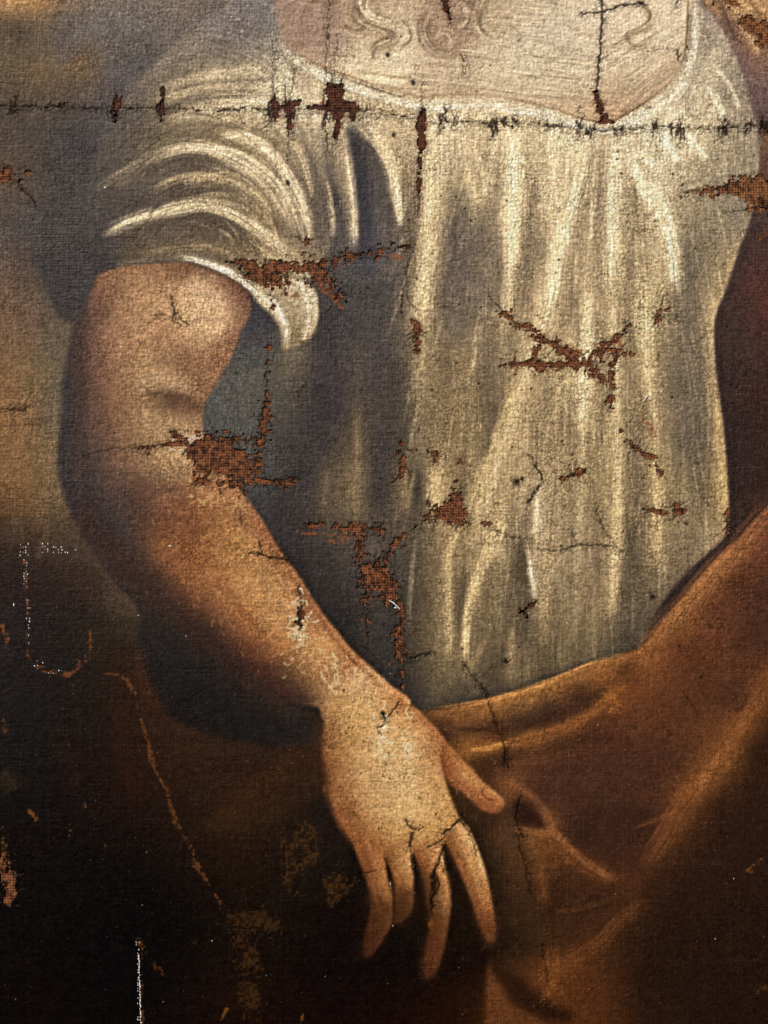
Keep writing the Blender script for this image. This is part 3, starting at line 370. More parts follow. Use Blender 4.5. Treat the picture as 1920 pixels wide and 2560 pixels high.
for t, wd, c, o, s in [
 ('300 850,345 850,390 862,435 884', 5, (98, 68, 46), .5, .4), ('340 775,400 790,450 800', 8, (138, 98, 62), .35, .5), ('290 830,350 822,410 842,440 860', 8, (182, 148, 98), .4, .7), ('400 610,440 640,470 690,460 740', 22, (204, 168, 116), .35, .8), ('290 905,350 900,400 925', 9, (172, 138, 88), .35, .7), ('360 990,410 975,430 1000', 12, (178, 142, 92), .35, .7),
 ('280 1050,340 1060,400 1052', 9, (96, 68, 50), .35, .5), ('480 1100,540 1180,600 1270,660 1360,720 1430', 18, (198, 150, 88), .3, .8), ('560 1120,600 1200,650 1270,700 1350,760 1420,830 1490', 6, (128, 78, 46), .5, .5), ('430 1180,500 1290,580 1390', 16, (142, 84, 44), .35, .6), ('760 1440,820 1510,880 1570,930 1610', 14, (216, 172, 110), .35, .8),
 ('870 1520,920 1560,955 1600,975 1640', 6, (158, 98, 56), .5, .5), ('780 1620,800 1700,830 1780', 16, (206, 164, 106), .3, .8), ('880 1600,890 1700,900 1780', 20, (226, 188, 128), .35, .8), ('700 1560,698 1640,712 1710,735 1780,770 1830', 7, (136, 82, 44), .5, .5), ('955 1640,964 1680,972 1700', 4, (128, 66, 38), .7, .3), ('950 1630,958 1650', 3, (120, 60, 36), .5, .3),
 ('1048 1698,1042 1712,1054 1726,1076 1728', 2.2, (112, 62, 34), .7, .2), ('1056 1702,1068 1714,1084 1724', 4, (204, 150, 92), .6, .4), ('990 1668,1020 1690,1040 1700', 5, (200, 148, 88), .5, .6), ('832 1850,842 1900,852 1960,850 1990', 3.2, (52, 32, 19), .7, .3), ('892 1842,902 1880', 3, (64, 38, 22), .6, .3), ('958 1822,972 1850,988 1888', 3, (64, 38, 22), .6, .3),
 ('770 1800,780 1840', 5, (122, 74, 40), .4, .4), ('842 1900,848 1950', 4, (188, 134, 78), .5, .5), ('1012 1800,1034 1850,1050 1900', 5, (226, 184, 122), .5, .7), ('945 1840,955 1868', 6, (216, 170, 108), .5, .7), ('880 1850,888 1880', 5, (210, 166, 106), .4, .7), ('886 1800,905 1830', 10, (172, 124, 70), .4, .5), ('944 1858,934 1900,930 1950,936 2000', 4, (52, 32, 20), .6, .6), ('962 1880,966 1930,958 1980', 7, (168, 120, 72), .5, .7), ('910 1870,916 1900', 5, (142, 92, 54), .5, .5), ('798 1880,812 1930,826 1990', 6, (150, 98, 56), .4, .5), ('1000 1830,1030 1900,1050 1980', 5, (196, 148, 92), .4, .6), ('790 1800,806 1850,816 1880', 5, (176, 126, 74), .4, .6), ('840 1800,850 1850,858 1880', 5, (150, 102, 58), .4, .5)]:
    stroke(t, wd, c, o, s, .2, .3)
put(poly(P('800 1926,803 1952,796 1986,786 2026,785 2065,760 2060,770 1950'), 6) * .35, g((34, 22, 15)) * np.ones((1, 1, 3), np.float32))

wash('803 1940,850 1955,848 1985,823 2036,793 2072,782 2060,786 2026,796 1986', 8, (66, 40, 24), .62); wash('853 1925,893 1925,888 1970,873 1992,852 1998', 8, (68, 43, 26), .6)
wash('903 1862,924 1890,932 1960,932 2040,924 2112,910 2106,916 2070,923 2032,926 1992,921 1950', 6, (72, 44, 27), .6); wash('918 2030,964 2030,948 2088,936 2114,914 2106', 9, (80, 46, 26), .55)
wash('1028 1970,1072 1975,1074 2020,1066 2042,1048 2034', 9, (104, 60, 33), .55); wash('962 1822,985 1862,1002 1902,1018 1944,1032 1985,1042 1980,1028 1930,1008 1880,986 1836', 6, (118, 72, 41), .5)
wash('776 1840,790 1900,798 1950,812 1950,806 1900,792 1836', 6, (104, 64, 36), .5); wash('700 1600,704 1690,724 1740,760 1800,776 1796,740 1730,722 1670,716 1600', 9, (130, 82, 48), .5)
wash('405 612,450 618,484 660,486 716,452 740,410 716,396 660', 16, (200, 166, 120), .45); wash('330 770,400 778,452 806,446 826,396 800,330 790', 8, (140, 102, 68), .4); wash('300 812,370 812,424 838,430 860,380 842,300 836', 9, (178, 146, 100), .4); wash('330 846,380 850,430 872,434 892,386 874,330 860', 6, (104, 74, 52), .5); wash('300 900,380 890,414 914,392 946,320 944', 12, (166, 132, 88), .4)
wash('200 640,228 640,226 760,232 900,210 980,188 960,184 820,190 700', 12, (112, 78, 58), .4)
stroke('168 1060,190 1110,226 1172,276 1230,334 1284,386 1330,452 1386,520 1446,590 1502,660 1532', 34, (62, 42, 34), .75, .15, .08)
stroke('660 1530,690 1570,688 1640,700 1715', 14, (60, 38, 26), .6, .2, .15); stroke('186 660,168 760,170 880,172 1000,178 1080', 16, (74, 58, 50), .6, .2, .1)
wash('300 1400,320 1475,365 1550,450 1594,560 1614,600 1650,480 1706,400 1746,350 1700,300 1600,266 1500,270 1420', 18, (46, 30, 21), .3); wash('662 1606,560 1680,436 1782,520 1796,620 1764,704 1704,694 1640', 9, (56, 36, 22), .55)
# ------------------------------------------------------------------ which painted shape each spot belongs to
NAMES = ['painted_background', 'painted_shawl', 'painted_bodice', 'painted_chest', 'painted_neckline', 'painted_sleeve', 'painted_cuff', 'painted_shadow', 'painted_cloak', 'painted_arm', 'painted_palm', 'finger', 'finger', 'finger', 'finger', 'thumb']
LAB = np.zeros((NY, NX), np.int8)
q = smooth(TRIM); sl = near(q, 24); d, sd, tt, T = dist(q, sl); trim = np.zeros((NY, NX), np.float32)
L_ = np.r_[0, np.cumsum(np.hypot(*np.diff(q[:, :2], axis=0).T))]; trim[sl] = (d < np.interp(tt, L_, q[:, 2]) + 1.5)
BACKCURL = []
for k, m in ((1, poly(SHAWL, 0)), (2, poly(BODICE, 0)), (3, poly(CHEST, 0)), (4, trim), (5, poly(SLEEVE, 0)), (6, poly(CUFF, 0)), (7, poly(SHADE, 0)), (8, poly(CLOAK, 0)), (9, poly(ARM, 0)), (10, poly(PALM, 0)), (11, poly(PINKY, 0)), (12, poly(RING, 0)), (13, poly(MIDDLE, 0)), (14, poly(INDEX, 0)), (15, poly(THUMB, 0))):
    if k == 7: m = m * (LAB != 2)
    if k == 5: m = m * (LAB != 4)
    LAB[m > .5] = k

# ------------------------------------------------------------------ weave, craquelure, cracks, losses
PITCH = 5.7
wu = (X + 3.0 * fbm(X / 90, Y / 260, 1, 2) + 1.9 * noise(X / 5, Y / 38, 2)) / PITCH
wv = (Y + 3.0 * fbm(X / 260, Y / 90, 3, 2) + 1.9 * noise(X / 38, Y / 5, 4)) / PITCH
iu = np.floor(wu).astype(int); iv = np.floor(wv).astype(int)
par = ((iu + iv) % 2) * 2 - 1
wa = np.abs(np.sin(np.pi * wu)) * (0.62 + 0.38 * par * np.abs(np.sin(np.pi * wv)))
wb = np.abs(np.sin(np.pi * wv)) * (0.62 - 0.38 * par * np.abs(np.sin(np.pi * wu)))
CELLR = TILES[5][iv % TN, iu % TN]
WEFT = TILES[6][iv % TN, 3]; WARP = TILES[7][3, iu % TN]
WEAVE = np.maximum(wa * (.55 + .75 * WARP), wb * (.55 + .75 * WEFT)).astype(np.float32)
WEAVE = .5 + (WEAVE - .5) * np.clip(.75 + 1.1 * fbm(X / 45, Y / 45, 2, 2), .15, 1.5)
def voro(s, k, jit=.9):
    u = X / s + .35 * noise(X / s / 1.3, Y / s / 1.3, k); v = Y / s + .35 * noise(X / s / 1.3, Y / s / 1.3, k + 1)
    a = np.floor(u).astype(int); b = np.floor(v).astype(int)
    f1 = np.full(u.shape, 9., np.float32); f2 = f1.copy(); idn = np.zeros_like(f1)
    for i in (-1, 0, 1):
        for j in (-1, 0, 1):
            A = (a + i) % TN; B = (b + j) % TN
            px = a + i + .5 + (TILES[k % 12][B, A] - .5) * jit; py = b + j + .5 + (TILES[(k + 1) % 12][B, A] - .5) * jit
            r = np.hypot(px - u, py - v).astype(np.float32)
            c = r < f1
            f2 = np.where(c, f1, np.minimum(f2, r)); idn = np.where(c, TILES[(k + 2) % 12][B, A], idn); f1 = np.where(c, r, f1)
    return (f2 - f1) * s, idn
E3, ID3 = voro(13.0, 8); E1, ID1 = voro(8.0, 2); E2, ID2 = voro(24.0, 5)
CR = np.zeros((NY, NX), np.float32)                   # crack darkness
ZONE = np.zeros((NY, NX), np.float32)                 # where the craquelure opens up
def crack(txt, wd=1.6, jag=3.0, dark=1.0, zone=10, branch=0.0):
    p = P(txt) if isinstance(txt, str) else np.asarray(txt, float)
    if p.shape[1] == 2: p = np.c_[p, np.full(len(p), wd)]
    q = smooth(p, False, 6); q[1:-1, :2] += rng.normal(0, jag * .6, (len(q) - 2, 2)); q[1:-1, 2] *= rng.uniform(.45, 1.5, len(q) - 2)
    sl = near(q, 40)
    if sl is None: return
    d, sd, tt, T = dist(q, sl)
    L_ = np.r_[0, np.cumsum(np.hypot(*np.diff(q[:, :2], axis=0).T))]
    ww = np.interp(tt, L_, q[:, 2])
    CR[sl] = np.maximum(CR[sl], np.clip(1.25 - d / np.maximum(ww, .5) * .8, 0, 1) * dark * np.clip(ww / 1.3, .35, 1))
    if zone: ZONE[sl] = np.maximum(ZONE[sl], np.exp(-(d / zone) ** 2) * min(1, dark))
    if branch:
        for i in range(1, len(q) - 1):
            if rng.random() < branch:
                a = rng.uniform(0, 6.28); l = rng.uniform(6, 20)
                crack([q[i, :2], q[i, :2] + .6 * l * np.array([np.cos(a), np.sin(a)]), q[i, :2] + l * np.array([np.cos(a + .5), np.sin(a + .5)])], .9, 1.5, dark * .8, 0)
MAIN = '-90 229,0 229,60 230,130 231,200 235,250 234,330 236,400 235,480 237,553 235,620 236,700 235,800 238,850 246,900 255,980 262,1050 266,1110 263,1170 268,1240 276,1320 280,1400 278,1480 277,1560 277,1640 277,1750 280'
mq = smooth(P(MAIN), False, 16); mw = .35 + 2.3 * rng.random(len(mq)) ** 1.6
crack(np.c_[mq[:, 0], mq[:, 1] + rng.normal(0, 1.6, len(mq)), mw], 1, 2.4, 1.0, 11, .25)
crack('560 240,640 246,720 244,800 246,880 258,960 268', .9, 3.5, .7, 10, .3); crack('1120 268,1200 276,1280 284,1340 276', .9, 3, .7, 10, .3)
for x, y, u, dn, n, wd in [(33, 229, 30, 20, 3, 2.6), (130, 231, 8, 8, 2, 2.2), (250, 234, 52, 28, 5, 3.2), (352, 236, 50, 26, 4, 3), (590, 236, 50, 55, 6, 3), (625, 236, 70, 90, 5, 3), (705, 236, 120, 90, 4, 1.8), (722, 236, 110, 130, 4, 1.8), (740, 236, 120, 70, 4, 1.8), (915, 255, 40, 70, 5, 3.4), (957, 260, 34, 36, 5, 2.4), (980, 262, 30, 28, 3, 1.5),
  (1068, 266, 30, 40, 5, 3.2), (1090, 265, 14, 16, 3, 3.4), (1115, 263, 16, 14, 3, 2.2), (1178, 269, 16, 26, 2, 1.6), (1215, 273, 18, 12, 2, 1.4), (1252, 277, 26, 28, 4, 2.4), (1275, 281, 8, 24, 4, 3), (1334, 282, 10, 18, 4, 2.6), (1415, 278, 26, 36, 4, 2.2), (1466, 278, 36, 40, 5, 3), (1565, 275, 28, 34, 5, 2.6), (1622, 277, 20, 12, 3, 2), (1650, 275, 30, 26, 4, 3)]:
    for i in range(n + 1):
        bx_ = x + rng.normal(0, 3 + wd); by_ = y + rng.normal(0, 4 + u * .12); l = rng.uniform(3, 4 + .22 * (u + dn))
        crack([[bx_, by_ - l / 2, wd * .5], [bx_ + rng.normal(0, 2), by_, wd * rng.uniform(.8, 1.9)], [bx_ + rng.normal(0, 2), by_ + l / 2, wd * .4]], 1, 2.2, 1, 8, .3)
    for i in range(max(2, n * 2 // 3)):
        sx = x + rng.normal(0, 4); s = -1 if i % 2 else 1
        l = (u if s < 0 else dn) * rng.uniform(.5, 1.0)
        crack([[sx, y, wd], [sx + rng.normal(0, 3), y + s * l * .4, wd * .7], [sx + rng.normal(0, 5), y + s * l, .6]], 1, 2.0, 1.0, 9, .12)
for t, wd, dk in [('712 -40,712 20,707 70,704 150,705 200', 1.2, .8), ('732 80,724 130,722 200', 1, .7), ('752 90,745 150,742 200', 1, .6), ('594 110,590 160,588 230', 1.2, .8), ('637 150,630 200,624 240', 1.2, .8), ('595 300,596 360,596 420', .8, .6), ('622 290,621 350', .9, .7), ('912 180,911 210,910 250', .9, .8), ('1010 130,1004 160', 1, .6),
  ('1301 -60,1301 0,1302 30,1299 70,1297 110,1293 150,1290 190,1288 215', 2.4, 1), ('1258 27,1280 28,1300 25,1325 18,1345 12,1390 7', 2.2, 1), ('1464 112,1465 130', 2.4, 1), ('1415 108,1440 107', .9, .8), ('1465 0,1462 14', 1.4, .9), ('1250 240,1254 230', 1.4, .8), ('996 118,1003 132', 2, .9), ('1003 132,1002 160', .9, .7),
  ('905 330,902 380,905 430,903 460', 1.8, .7), ('880 575,870 640,868 680', 1.2, .7), ('884 560,876 630,900 670', 1.2, .8), ('1056 640,1085 670,1110 695', 1.3, .8), ('1470 425,1490 415,1510 412', 1.4, .9), ('1570 460,1610 455,1640 452', 1, .8), ('1556 410,1590 385', .8, .7), ('40 400,60 420,80 445', 1.4, .9), ('-40 886,0 884,40 886,55 884', 1.6, .9),
  ('370 640,376 668,374 690,390 705', 1.6, .9), ('335 680,360 682,380 690', 1.2, .7), ('376 668,395 694,405 700', 1.6, .9), ('180 985,230 972,290 968,350 962,400 955', 1.2, .6), ('60 915,90 905,130 900', .9, .5), ('286 970,330 964,380 958', 2.0, .7), ('540 1196,560 1196,580 1204,604 1206,620 1214', 2.2, 1), ('560 1170,566 1196', 1.6, .9), ('520 1110,524 1130', 1.2, .8),
  ('646 1270,648 1300,650 1330,646 1380', 2.6, .9), ('825 1540,832 1558,822 1580', 2.4, 1), ('832 1558,850 1535,862 1515', 1.4, .9), ('876 1772,886 1786,900 1792', 2, .9), ('905 1795,915 1788', 1.8, .8), ('890 1800,885 1830', 2.2, .9), ('925 1830,945 1822,955 1815', 2.2, .9), ('955 1802,975 1790,990 1772,1003 1785', 2, 1), ('1005 1785,1020 1815,1030 1850', 1.4, .8), ('780 1890,800 1884,812 1882', 1.4, .7),
  ('885 1425,900 1418,930 1410', 1.8, .9), ('866 1385,880 1410,892 1430', 1.2, .8), ('1000 1430,1020 1460,1045 1490,1060 1530,1085 1600,1100 1660', 1.6, .8), ('1085 1600,1092 1620,1090 1650', 2.2, .9), ('1125 1720,1115 1770,1130 1810', 1.8, .8), ('1093 1430,1104 1425', 1.6, .9), ('1160 1186,1200 1190,1240 1180,1290 1178,1330 1182', 1.5, .85), ('1236 1150,1245 1172', 1.2, .8), ('1290 1100,1310 1150,1340 1190', 1.2, .85),
  ('1402 1280,1414 1290', 1.6, .5), ('1060 1140,1100 1160,1140 1164', 1.2, .8), ('1112 1035,1120 1050', 1.6, .9), ('1155 1005,1172 1030,1170 1050', 2.8, 1), ('1165 1050,1152 1070,1140 1085', 3, 1), ('1140 980,1160 1005', 1.2, .8), ('1520 1130,1512 1120', 1, .6), ('1390 860,1410 940,1425 1000', .8, .5), ('1020 1180,1110 1170,1200 1180', .9, .4), ('1570 1110,1574 1150', 2, .8),
  ('1446 690,1470 685', 1.2, .6), ('1640 690,1640 720', .8, .4), ('1270 1850,1240 1880,1200 1910', .8, .3), ('1245 1990,1255 1960,1290 1935', .8, .3), ('1480 1500,1500 1530,1510 1545', 1.2, .6), ('1435 1570,1450 1585,1440 1600', 1.2, .6), ('1172 2040,1178 2080,1188 2130', 2.2, .6), ('1115 1800,1130 1850,1138 1890,1150 1940', 1.6, .6)]:
    crack(t, wd, 2.2, dk, 9, .14)
crack('956 1826 2,952 1846 2.6,944 1872 3.4,938 1894 4.6,941 1916 4,936 1938 2.6,932 1966 1.4', 1, 3.0, .95, 8, .35); crack('940 1890 2,948 1910 3,944 1930 2', 1, 3, .9, 6, .3); crack('956 1846,962 1866,960 1884', 1.4, 3, .8, 6, .3); crack('893 1800,887 1822,890 1850,894 1880', 1.8, 3, .85, 6, .3)
# losses: name tag, dark or tan canvas, outline(s); 'w' marks a stroke outline
LOSS = [
 (0, ['p 703 177,733 180,740 173,745 197,740 213,753 220,770 222,766 233,796 235,770 240,766 263,756 260,753 240,740 247,733 267,735 290,726 303,718 297,723 267,720 243,706 237,663 237,663 228,703 227,708 217,703 193']),
 (0, ['p 626 217,656 210,650 227,636 233,631 253,630 283,620 283,621 257,613 237,603 230,600 257,593 263,588 253,593 233,585 220,591 207,603 223,616 233']),
 (0, ['p 903 260,916 230,921 240,921 260,916 287,923 313,915 330,906 327,901 313,903 287,896 273', 'w 912 330 4,908 360 3,905 400 3,908 430 4']),
 (1, ['p 490 556,553 570,600 566,640 568,690 566,706 560,700 590,720 604,738 632,748 658,730 640,712 618,694 600,680 612,668 590,648 596,630 582,606 604,596 624,584 600,572 622,556 606,533 598,513 575', 'w 700 566 6,740 560 6,790 550 4,840 540 5,884 533 6', 'w 640 570 5,655 545 4,664 520 3', 'w 590 600 5,588 640 3,590 660 2', 'w 620 600 4,616 634 3']),
 (1, ['p 413 950,440 944,493 943,512 963,530 978,540 1018,556 1036,533 1046,500 1033,466 1022,436 1033,424 1004,413 988,397 972,406 958', 'w 500 946 5,530 950 5,560 946 5', 'w 574 880 6,570 920 9,562 970 8,558 1020 6', 'w 556 1036 6,590 1046 6,636 1036 5', 'w 430 1040 5,470 1044 3,520 1052 4,532 1070 3', 'w 580 740 1.6,578 800 1.6,575 880 3', 'w 300 968 3,350 964 3,400 958 5', 'w 372 936 4,392 944 4,400 950 5']),
 (1, ['w 1086 672 2.5,1110 690 4,1150 712 4,1172 734 7,1196 744 6,1225 764 7,1250 772 6', 'w 1085 790 3,1110 788 6,1150 788 9,1200 790 8,1250 788 8,1276 792 7,1290 806 5,1302 822 4', 'w 1168 740 5,1158 765 5,1150 785 6', 'w 1274 785 5,1278 765 5,1296 758 5,1318 755 8,1332 760 7,1332 776 7,1322 792 6', 'w 1300 745 5,1326 738 5,1348 715 5,1360 700 4', 'w 1320 796 5,1323 830 4,1322 866 5,1322 880 3', 'w 1225 766 7,1240 785 7', 'w 1340 766 2,1372 766 2.5']),
 (1, ['p 918 1112,950 1102,966 1085,970 1054,985 1048,998 1075,1004 1108,1014 1124,1040 1128,1020 1134,1000 1138,960 1131,925 1130', 'w 926 1085 4,930 1110 4,918 1125 4', 'w 1040 1130 3,1060 1131 3']),
 (1, ['w 662 1134 5,700 1134 4,740 1142 5,770 1146 7,800 1142 5,826 1146 4', 'p 745 1132,790 1132,792 1160,782 1180,776 1180,764 1158', 'w 778 1175 6,780 1206 5', 'p 768 1209,800 1213,833 1216,838 1239,860 1249,862 1299,843 1308,826 1306,823 1275,806 1272,796 1290,790 1320,784 1300,782 1262', 'w 850 1172 6,840 1200 5,830 1220 6', 'w 850 1172 4,868 1166 4,880 1150 3,910 1132 3', 'w 860 1300 8,868 1320 9,870 1344 7,858 1372 7,863 1420 5,871 1440 3,870 1490 3', 'w 790 1320 3,795 1370 2']),
 (2, ['p 1509 410,1540 402,1573 393,1606 383,1639 380,1700 393,1700 455,1626 450,1609 437,1599 419,1556 418,1519 423', 'w 1640 440 9,1700 440 9']),
 (2, ['p 1590 34,1620 32,1636 52,1700 58,1700 97,1640 95,1625 72,1605 66', 'w 1548 -5 5,1580 4 6,1592 12 4']),
 (1, ['p -60 366,0 367,37 370,37 397,0 393,-60 390', 'w 55 368 4,62 374 3']),
 (0, ['p 946 -30,970 -30,970 30,960 27,956 10', 'w 970 28 3,974 54 3']),
 (0, ['w 1288 198 4,1292 220 4,1296 238 6', 'p 1280 262,1300 258,1302 246,1314 244,1318 256,1334 268,1320 268,1300 266,1284 269']),
 (0, ['w 1150 1300 0.1,1150 1300 0.1', 'w 1118 1326 3,1145 1310 4,1160 1298 3', 'w 1132 1325 5,1138 1332 4']),
 (1, ['w 868 960 2,868 1000 3,872 985 6,868 1030 4', 'w 880 985 4,890 970 4', 'w 925 978 3,950 985 4,962 990 3']),
 (1, ['w 897 690 5,900 730 5,901 760 4']),
 (1, ['w 1340 930 2,1370 965 2,1400 985 4,1420 1005 4,1428 1030 3']),
 (0, ['w 648 1316 4,650 1328 6,646 1342 5', 'w 645 1345 5,648 1352 5']),
 (1, ['w 1420 690 3,1424 680 3', 'w 1425 675 3,1440 672 2']),
 (0, ['w 248 190 2.5,251 212 4,250 236 5,246 262 2', 'w 352 192 4,352 215 4,350 240 4,348 262 2']),
 (1, ['w 1400 1105 3,1430 1110 3,1480 1106 3', 'w 1460 1090 3,1470 1112 3', 'w 1570 1110 3,1576 1150 3']),
 (1, ['w 0 0 .1,0 0 .1', 'w 1210 1035 2,1240 1026 3,1262 1022 3', 'w 996 1000 3,990 985 2']),
 (1, ['w 2 1835 7,10 1880 7', 'p 0 1880,36 1885,31 1918,26 1950,14 1954,9 1930']),
]
LOSS = LOSS[:8] + [(k, [q]) for k, ps in LOSS[8:] for q in ps]
lossn = 1.5 * (ID3 - .5) + .9 * (ID1 - .5) + .45 * noise(X / 5, Y / 5, 3) + .45 * noise(X / 12, Y / 12, 8) + .6 * (CELLR - .5) + .5 * (WEFT - .5) + .5 * (WARP - .5)
LID = np.full((NY, NX), -1, np.int16); SOFTL = np.zeros((NY, NX), np.float32)
for n, (kind, parts) in enumerate(LOSS):
    m = np.zeros((NY, NX), np.float32)
    for s in parts:
        p = P(s[2:])
        if s[0] == 'p':
            m = np.maximum(m, poly(p, 5.0 if kind > 0 else 2.6, False))
        else:
            q = smooth(p, False, 5); sl = near(q, 30); d, sd, tt, T = dist(q, sl)
            L_ = np.r_[0, np.cumsum(np.hypot(*np.diff(q[:, :2], axis=0).T))]; ww = np.interp(tt, L_, q[:, 2])
            ww = ww * (1 + .75 * noise(tt / 9.0, np.full_like(tt, n * 3.7), 3) + .35 * noise(tt / 3.5, np.full_like(tt, n * 1.7), 6))
            m[sl] = np.maximum(m[sl], np.clip(.5 + (ww - d) / 11.0, 0, 1) * np.clip(ww / 1.0, 0, 1))
    SOFTL = np.maximum(SOFTL, blur(m, 6))
    amp = .60 if kind else .34
    hole = (m + amp * lossn * np.clip(1.5 - m, .38, 1) > .55) & (m > .12)
    if kind: hole |= (blur(m, 9) + .55 * lossn > .74) & (blur(m, 9) > .06)
    LID[hole] = n
HOLE = LID >= 0
HALO = np.clip((SOFTL * 1.25 + .42 * lossn + .5 * (WEAVE - .6) - .50) * 2.6, 0, 1) * np.clip(SOFTL * 5 - .5, 0, 1) * ~HOLE
ZONE = np.maximum(ZONE, np.clip(SOFTL * 1.6, 0, 1))
for n, (kind, parts) in enumerate(LOSS):
    js, is_ = np.where(LID == n)
    if kind != 1 or len(js) < 40: continue
    cx_, cy_ = gx[is_].mean(), gy[js].mean()
    for q_ in rng.integers(0, len(js), 5 + len(js) // 60):
        x, y = gx[is_[q_]], gy[js[q_]]; th = rng.choice([0, 1.57, 3.14, 4.71]) + rng.normal(0, .45); l = rng.uniform(14, 44)
        crack([[x, y, 1.5], [x + .5 * l * np.cos(th) + rng.normal(0, 3), y + .5 * l * np.sin(th), 1.1], [x + l * np.cos(th + .3), y + l * np.sin(th + .3), .6]], 1, 2.4, .85, 0, .2)

# ------------------------------------------------------------------ wear and grain on the pigment
lum = (IMG @ np.array([.3, .59, .11], np.float32))[..., None]
IMG = np.clip(lum + (.92 + .05 * blur(np.isin(LAB, (3, 4, 5, 6)).astype(np.float32), 4) + .05 * blur((LAB == 2).astype(np.float32), 4) * np.clip((Y - 500) / 500, 0, 1))[..., None] * (IMG - lum), .02, 1) * np.array([1.03, .99, 1.0], np.float32)
bgm = blur((LAB == 0).astype(np.float32), 8) * np.clip((1420 - Y) / 150, 0, 1); dm = np.clip((Y - 640) / 500, 0, 1); upm = np.clip((640 - Y) / 160, 0, 1)
IMG *= 1 + bgm[..., None] * (upm[..., None] * np.array([.01, -.03, -.09], np.float32) + (1 - upm[..., None]) * (np.array([.01, -.015, -.01], np.float32) + dm[..., None] * np.array([.01, -.045, -.03], np.float32)))
skin = blur((LAB >= 10).astype(np.float32), 4)[..., None]; IMG *= 1 + skin * np.array([-.01, -.012, -.03], np.float32)
lum = (IMG @ np.array([.3, .59, .11], np.float32))[..., None]
for k_, ym, sat, gn in ((9, 1000, .08, .965), (8, 0, .07, .96), (3, -200, .08, 1.0)):
    m_ = blur(((LAB == k_) & (Y > ym)).astype(np.float32), 10)[..., None]; IMG = (IMG + sat * m_ * (lum - IMG)) * (1 - m_ * (1 - gn))
IMG *= 1 + blur((LAB == 3).astype(np.float32), 4)[..., None] * np.array([-.015, .0, .02], np.float32)
armup = blur((LAB == 9).astype(np.float32), 5) * np.clip((1080 - Y) / 120, 0, 1)
lum = (IMG @ np.array([.3, .59, .11], np.float32))[..., None]; IMG += armup[..., None] * .12 * (lum - IMG)
kk = .30 * np.isin(LAB, (9, 10)).astype(np.float32); kk = blur(kk, 4) + .08
IMG = IMG + kk[..., None] * (crisp(1.0, 24) - IMG)
sm_ = blur((LAB == 1).astype(np.float32), 4)[..., None] * np.clip((Y - 440) / 60, 0, 1)[..., None]
lum = (IMG @ np.array([.3, .59, .11], np.float32))[..., None]; IMG = (IMG + .3 * sm_ * (lum - IMG)) * (1 + sm_ * np.array([.13, -.03, -.10], np.float32))
kc = blur((LAB == 3).astype(np.float32), 4)[..., None] * .32
IMG = IMG * (1 + .12 * kc) + kc * (crisp(1.0, 16) - IMG)
bod = blur((LAB == 2).astype(np.float32), 6) * np.clip((X - 760) / 260, 0, 1); vv = np.clip((IMG.max(-1) - .30) / .25, 0, 1)
IMG *= (1 + .07 * bod * (1 + .6 * (1 - vv)))[..., None]
IMG *= (1 + .05 * blur(((LAB == 2) | (LAB == 5) | (LAB == 9)).astype(np.float32), 6))[..., None]
IMG = crisp(.30, 7)
BASE = IMG.copy()
V = IMG.max(-1)
BR = np.where(LAB == 2, noise(X / 2.7 + .02 * (X - 1280) * Y / 900, Y / 70, 2), 0) + np.where(LAB == 3, np.where(X < 1340, noise((X + 6 * Y) / 90, (Y - .12 * X) / 2.7, 3), noise((X - Y) / 80, (Y + .8 * X) / 3.6, 3)), 0)
BR += np.where((LAB == 5) | (LAB == 4), noise(np.hypot((X - 420) * 1.5, Y - 660) / 2.9, np.arctan2(Y - 660, X - 420) * 9, 4), 0) + np.where(LAB == 8, noise((X + .7 * Y) / 3.0, (Y - .7 * X) / 70, 5), 0) * .8
BR = BR.astype(np.float32) * np.clip((V - .28) / .22, .2, 1) * np.clip(.5 + fbm(X / 60, Y / 60, 1, 2) * 1.2, 0, 1)
IMG *= (1.06 + .10 * np.clip((V - .35) / .4, 0, 1) + .19 * BR)[..., None]
light = np.clip((V - .28) / .35, 0, 1)
low = np.clip((Y - 1120) / 500, 0, 1)
IMG *= (1 + .05 * fbm(X / 40, Y / 40, 6, 3) + .05 * fbm(X / 9, Y / 9, 2, 2))[..., None]
WN = TILES[0][(np.arange(NY) % TN)[:, None], (np.arange(NX) % TN)[None]] - .5
grit = .55 * noise(X / 8, Y / 2.2, 9) + .55 * noise(X / 2.2, Y / 8, 10) + .35 * noise(X / 3.4, Y / 3.4, 4) + .7 * WN
grit *= 1 + .5 * fbm(X / 50, Y / 50, 7, 2)
chm = np.where(LAB == 3, .48, 1.0)
IMG *= (1 + chm * (.205 + .04 * light - .04 * low) * grit)[..., None]
# worn thread tops, browner hollows of old varnish
wear = (WEAVE - .55) * np.clip(.6 - .42 * light, 0, 1)
IMG *= (1 + .42 * wear * np.where(LAB == 3, .3, 1))[..., None]
varn = np.clip(fbm(X / 3.2, Y / 3.2, 5, 2) - .12, 0, 1) * light * 1.1
IMG = IMG * (1 - .42 * varn[..., None] * np.array([.75, .9, 1.25], np.float32))
fl = np.clip(noise(X / 3.0, Y / 3.0, 7) - .45, 0, 1) * light
IMG = IMG * (1 + .35 * fl[..., None])
for c in range(3): IMG[..., c] *= np.clip(blur(BASE[..., c], 26) / blur(IMG[..., c], 26), .8, 1.35)
hc_ = g((116, 64, 38)) * (1 + .7 * (WEAVE[..., None] - .6) + .5 * (CELLR[..., None] - .5))
IMG = IMG * (1 - .85 * HALO[..., None]) + hc_ * .85 * HALO[..., None]
